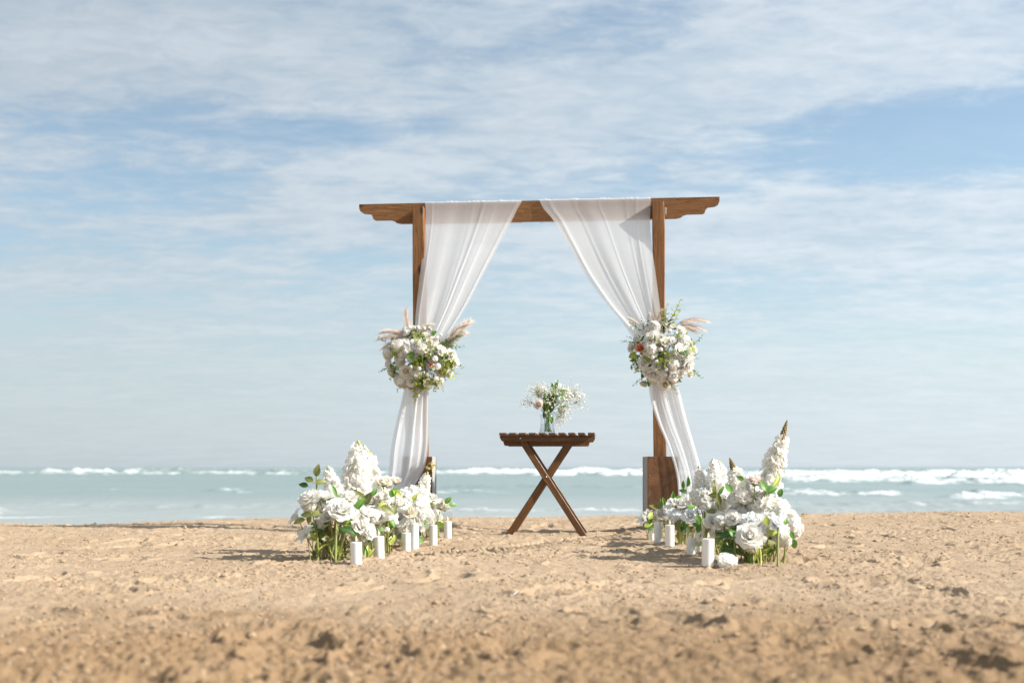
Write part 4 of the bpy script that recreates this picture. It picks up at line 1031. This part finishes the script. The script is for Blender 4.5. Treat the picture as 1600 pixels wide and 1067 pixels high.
# ------------------------------------------------------------------ bouquets tied to the posts
def bouquet(label, cpx, cpy, rx, ry, flowers, extras, seed, blooms):
    rr = random.Random(seed); C0 = arch_pt(cpx, cpy, -.17); Yc = C0.y
    o = empty('flower_bouquet', C0, label, 'bouquet', 'bouquets tied to the arch posts')
    s = Yc / F; RX, RZ = rx * s, ry * s; RY = .17
    m = MB()
    # knot of ribbon holding it to the post, hidden inside
    m.tube([(-.07, .05, 0), (-.06, .17, 0), (.06, .17, 0), (.07, .05, 0), (0, -.02, 0), (-.07, .05, 0)], .012, .012, 6); m.build('tie', M_cloth, o)
    for (k, px, py, r) in flowers:
        if k == 'hyd' and rr.random() < .6: k = rr.choice(['peony', 'rose', 'cream'])
        if k == 'cluster': r *= 1.25
        a = (px - cpx) / rx; b_ = (py - cpy) / ry; q = max(0.0, 1 - a * a - b_ * b_)
        p = arch_pt(px, py, -.17 - RY * math.sqrt(q)); R = r * s
        dv = Vector((a, -1.0 * math.sqrt(q) - .25, -b_ + .1))
        put(o, vary(k, rr), p - dv.normalized() * R * .4, dv, R, rr, .3)
        stem(o, C0 + Vector((0, .02, 0)), p - dv.normalized() * R * .5, .003, rr=rr)
    for i in range(blooms):     # filling between and round the sides and back
        th = rr.uniform(0, 6.28); q = rr.uniform(-1, 1); w = math.sqrt(1 - q * q)
        dv = Vector((w * math.cos(th), w * math.sin(th), q))
        if dv.y > .35 and rr.random() < .5: continue
        p = C0 + Vector((dv.x * RX * .80, dv.y * RY * .8, dv.z * RZ * .80))
        k = rr.choice(['rose', 'hyd', 'peony', 'cream', 'cluster', 'cluster', 'bud', 'sprig_lime', 'leaf_green', 'leaf_green', 'sprig_green', 'leaf_lime', 'leaf_lime', 'peony', 'cluster'])
        sz = {'hyd': .052, 'rose': .044, 'cluster': .042, 'bud': .026, 'peony': .048, 'cream': .042}.get(k, rr.uniform(.05, .07) if k[0] == 'l' else rr.uniform(.10, .13))
        put(o, vary(k, rr), p * 1.0, dv + Vector((0, -.2, 0)), sz, rr, .5)
    for i in range(9):          # full heads at the heart
        an = i * 2.4; r_ = .35 + .25 * (i % 3) / 2
        p = C0 + Vector((math.cos(an) * RX * r_, -.03 - .05 * rr.random(), math.sin(an) * RZ * r_)); put(o, vary(rr.choice(['rose', 'peony']), rr), p, (math.cos(an) * .5, -1, math.sin(an) * .5), .062, rr, .2)
    for i in range(34):         # dark greenery inside
        dv = Vector((rr.gauss(0, 1), rr.gauss(0, 1), rr.gauss(0, 1))).normalized()
        p = C0 + Vector((dv.x * RX * .45, dv.y * RY * .4, dv.z * RZ * .45)); put(o, rr.choice(['sprig_dark', 'leaf_dark', 'sprig_green']), p, dv, rr.uniform(.09, .12), rr, .5)
    for (k, x0, y0, x1, y1, w) in extras:
        a = arch_pt(x0, y0, -.22); c = arch_pt(x1, y1, -.22); L = (c - a).length
        if k.startswith('plume'):
            # bend in the picture plane: template bends to +X
            zax = (c - a).normalized(); yax = Vector((0, 1, 0)) * (1 if w > 0 else -1); xax = yax.cross(zax).normalized(); yax = zax.cross(xax)
            M = Matrix(((xax.x, yax.x, zax.x, a.x), (xax.y, yax.y, zax.y, a.y), (xax.z, yax.z, zax.z, a.z), (0, 0, 0, 1))) @ Matrix.Diagonal((L, L, L, 1))
            q = link('pampas_plume', T[k], o); q.matrix_basis = o.matrix_basis.inverted() @ M
        else: place(nm_of(k), T[k], o, a, c - a, L, rr.uniform(0, 6))
    return o
bouquet('round white bouquet topped with beige pampas plumes on the arch post', 657, 560, 62, 57,
        [('peony', 651, 537, 14), ('hyd', 660, 545, 12), ('cream', 672, 534, 10), ('daisy', 643, 553, 12), ('daisy', 628, 553, 9), ('hyd', 620, 540, 12), ('hyd', 604, 551, 11), ('rose', 606, 569, 10), ('bud', 680, 561, 10), ('bud', 684, 573, 11), ('bud', 667, 586, 8), ('bud', 655, 576, 7.5), ('bud', 643, 573, 7), ('hyd', 633, 580, 15), ('hyd', 624, 595, 12), ('peony', 642, 597, 11), ('bud', 680, 592, 8), ('rose', 690, 547, 11), ('hyd', 707, 554, 11), ('rose', 714, 566, 10), ('rose', 704, 584, 9), ('bud', 653, 617, 7), ('bud', 653, 609, 6), ('bud', 683, 528, 7), ('bud', 654, 513, 7), ('bud', 662, 514, 6), ('bud', 689, 524, 5), ('cluster', 700, 563, 13), ('cluster', 660, 595, 13), ('cluster', 655, 604, 11), ('cluster', 617, 546, 10), ('cluster', 672, 548, 10), ('cluster', 613, 584, 10), ('cluster', 677, 603, 10), ('cluster', 700, 575, 11), ('cluster', 654, 564, 10), ('peach', 673, 570, 5), ('hyd', 668, 598, 10), ('rose', 610, 582, 9)],
        [('plume0', 643, 532, 606, 507, -.1), ('plume0', 644, 528, 612, 500, -.1), ('plume1', 642, 526, 628, 488, .1), ('plume0', 640, 534, 604, 522, -.1), ('plume0', 645, 522, 662, 496, .1), ('plume1', 690, 540, 727, 497, .1), ('plume1', 690, 545, 722, 515, .1), ('plume0', 655, 524, 690, 518, .1), ('plume0', 655, 528, 630, 505, -.1), ('sprig_green', 630, 590, 622, 612, 0), ('sprig_green', 690, 545, 722, 520, 0), ('euc', 612, 572, 592, 580, 0), ('sprig_lime', 690, 595, 694, 612, 0)], 31, 78)
bouquet('white bouquet with one peach rose and upright lime sprigs on the arch post', 1037, 553, 56, 57,
        [('hyd', 1020, 528, 17), ('hyd', 1016, 546, 13), ('rose', 1050, 532, 11), ('rose', 1066, 515, 10), ('bud', 1045, 517, 7), ('peach', 1000, 543, 11), ('peony', 985, 543, 9), ('daisy', 995, 525, 10), ('rose', 1005, 568, 12), ('bud', 1026, 565, 7), ('hyd', 1052, 569, 10), ('peony', 1061, 546, 13), ('peony', 1076, 551, 14), ('peony', 1078, 570, 13), ('rose', 1086, 546, 8), ('peony', 1021, 585, 15), ('cream', 1005, 600, 9), ('cream', 1040, 603, 12), ('peony', 1054, 588, 12), ('rose', 1067, 582, 10), ('cream', 1080, 584, 8), ('bud', 1033, 547, 7), ('bud', 1019, 559, 7), ('bud', 1040, 577, 7), ('hyd', 1038, 535, 10), ('cluster', 1034, 570, 10), ('cluster', 1023, 533, 9), ('cluster', 1048, 552, 9), ('cluster', 1040, 560, 9), ('cluster', 992, 572, 9), ('daisy', 1046, 557, 8), ('hyd', 1025, 573, 9), ('bud', 1055, 520, 6), ('cluster', 1012, 558, 8), ('rose', 1010, 583, 9)],
        [('plume0', 1056, 508, 1090, 482, .1), ('plume0', 1054, 512, 1090, 494, .1), ('plume0', 1056, 514, 1086, 504, .1), ('plume1', 1022, 512, 1030, 484, .1), ('plume1', 1020, 512, 1020, 490, -.1), ('plume1', 1000, 508, 984, 495, -.1), ('sprig_lime', 1044, 504, 1060, 468, 0), ('sprig_lime', 1040, 508, 1046, 474, 0), ('sprig_lime', 1050, 508, 1062, 484, 0), ('sprig_lime', 1038, 510, 1036, 482, 0), ('sprig_green', 1004, 518, 984, 502, 0), ('sprig_green', 1006, 516, 1000, 498, 0), ('sprig_green', 1012, 512, 1014, 492, 0), ('sprig_dark', 1000, 530, 980, 524, 0), ('euc', 1076, 544, 1097, 524, 0), ('euc', 1080, 552, 1092, 562, 0), ('long_dark', 998, 556, 1010, 564, 0), ('leaf_dark', 1058, 570, 1072, 562, 0), ('leaf_green', 1030, 592, 1044, 594, 0), ('leaf_dark', 1012, 578, 1022, 584, 0), ('long_green', 1040, 506, 1052, 496, 0)], 32, 70)

# ------------------------------------------------------------------ vase with posy on the table
VY = 9.16; vx = (855 - CX) * VY / F; vz = TOPZ
vase = empty('glass_vase', (vx, VY, vz), 'small clear glass vase standing on the slatted table', 'vase')
m = MB(); Hh = .135
m.lathe([(.0, .0), (.056, .0), (.057, .004), (.050, .05), (.047, .09), (.052, Hh), (.0505, Hh + .001), (.0495, Hh), (.0445, .09), (.0475, .05), (.054, .008), (0, .008)], 30)
m.build('glass', M_glass, vase)
m = MB(); m.lathe([(0, .009), (.0535, .009), (.0472, .05), (.0455, .070), (0, .070)], 28)
mw, tw, ow = new_mat('vase_water')
tpw = tw.node('ShaderNodeBsdfTransparent'); tpw.inputs[0].default_value = (.93, .96, .955, 1)
glw = tw.node('ShaderNodeBsdfGlossy'); glw.inputs['Roughness'].default_value = .03
mxw = tw.node('ShaderNodeMixShader'); mxw.inputs[0].default_value = .06
tw.l.new(tpw.outputs[0], mxw.inputs[1]); tw.l.new(glw.outputs[0], mxw.inputs[2]); tw.l.new(mxw.outputs[0], ow.inputs[0])
m.build('water', mw, vase)
posy = empty('flower_posy', (vx, VY, vz + .012), 'loose posy of tiny white blossoms and a pale peach rose in the glass vase', 'bouquet')
rr = random.Random(77); neck = Vector((vx, VY, vz + .13))
def vp(px, py, dy=0): return at(px, py, VY + dy)
feet = []
for i in range(12):
    an = i * 2.4; r = rr.uniform(.015, .036); f = Vector((vx + r * math.cos(an), VY + r * math.sin(an), vz + .012)); top = neck + Vector((-(f.x - vx) * .8 + rr.uniform(-.03, .03), -(f.y - VY) * .8, rr.uniform(.05, .11)))
    stem(posy, f, top, .0028, M_green if i % 3 else M_stem, rr, .006)
q = put(posy, 'blush', vp(843.5, 633, -.12), (-.45, -.85, .3), .052, rr, .1); stem(posy, neck, vp(844, 634, -.07), .003, M_green, rr)
for (x1, y1, dy, L) in ((818, 624, 0, 1), (832, 606, .0, 1), (842, 601, .05, 1), (862, 605, -.05, 1), (872, 602, .03, 1), (880, 604, .0, 1), (886, 612, -.05, 1), (893, 618, .0, 1), (907, 613, .02, 1), (914, 626, .0, 1), (893, 632, -.05, 1), (878, 622, -.09, 1), (858, 624, -.12, 1), (848, 610, .1, 1), (880, 660, -.06, 1), (886, 655, -.02, 1), (900, 610, .05, 1)):
    c = vp(x1, y1, dy); a = neck + (Vector((vx, VY, vz + .2)) - neck) * rr.uniform(0, .6) if y1 < 640 else vp(862, 642, -.04)
    key = vary('breath', rr); mid_ = a + (c - a) * .0
    L = (c - a).length
    head = min(L, .115); dirv = (c - a).normalized(); st = c - dirv * head * .9
    place('breath_spray', T[key], posy, st, dirv + Vector((rr.uniform(-.15, .15), 0, rr.uniform(-.1, .1))), head, rr.uniform(0, 6))
    if L > head: stem(posy, a, st + dirv * head * .05, .0013, M_stem, rr, .004)
for (k, px, py, r, ang, dy) in (('long_green', 869, 601, 9, 15, -.03), ('long_green', 863, 603, 7, -15, -.03), ('long_green', 881, 610, 8, 80, -.08), ('long_green', 880, 622, 6, 75, -.1), ('leaf_green', 873, 617, 5, 60, -.1), ('leaf_green', 862, 656, 7, 160, -.07), ('leaf_dark', 862, 616, 9, 10, .0), ('leaf_dark', 858, 622, 9, -20, .0), ('leaf_dark', 866, 624, 9, 30, .02), ('leaf_dark', 854, 636, 8, 20, .0), ('leaf_dark', 862, 638, 8, 190, -.02), ('leaf_green', 853, 622, 7, -40, -.04), ('long_dark', 850, 648, 8, 190, -.02), ('leaf_green', 877, 633, 6, 100, -.05), ('leaf_lime', 866, 612, 6, 30, -.06)):
    leaf_at(posy, k, px, py, VY + dy, r, ang, rr)
for i in range(14):
    p = neck + Vector((rr.uniform(-.05, .07), rr.uniform(-.06, .06), rr.uniform(.03, .12))); put(posy, rr.choice(['leaf_dark', 'sprig_dark', 'leaf_green']), p, (rr.uniform(-.6, .6), rr.uniform(-.6, .6), 1), rr.uniform(.045, .07), rr, .3)
for (px, py, k, r) in ((874, 606, 'rose', 8), (884, 615, 'hyd', 8), (846, 612, 'hyd', 10), (878, 640, 'hyd', 7)):
    put(posy, vary(k, rr), vp(px, py, .05), (0, -.6, .6), r * VY / F, rr); stem(posy, neck, vp(px, py + 2, .06), .002, M_green, rr, .005)

# ------------------------------------------------------------------ small litter on the sand
for (px, py, r, lab) in ((1451, 972, 6, 'single pale petal lying on bare sand far from the flower beds'), (807, 935, 8, 'thin white feather lying on the sand before the aisle')):
    x, y = on_sand(px, py); g = ground(x, y); m = MB(); s = y / F
    if r == 6: petal(m, 0, .0, .03, .016, math.radians(80), math.radians(50), .002, 4, 5)
    else:
        P = []
        for i in range(8):
            t = i / 7; w = .006 * math.sin(math.pi * (.1 + .85 * t)); P.append([(.05 * t - .025 + q * w, .02 * t, .012 + .02 * t + .004 * abs(q)) for q in (-1, 0, 1)])
        m.grid(P); m.tube([(-.035, -.004, .004), (-.025, 0, .012), (.02, .018, .03)], .0012, .0006, 4)
    o = m.build('fallen_petal' if r == 6 else 'feather', M_cool); o.location = (x, y, g + .002); o.rotation_euler = (0, 0, .6); o.scale = (1, 1, 1) if r == 6 else (.55, .55, .55)
    tag(o, lab, 'petal' if r == 6 else 'feather')
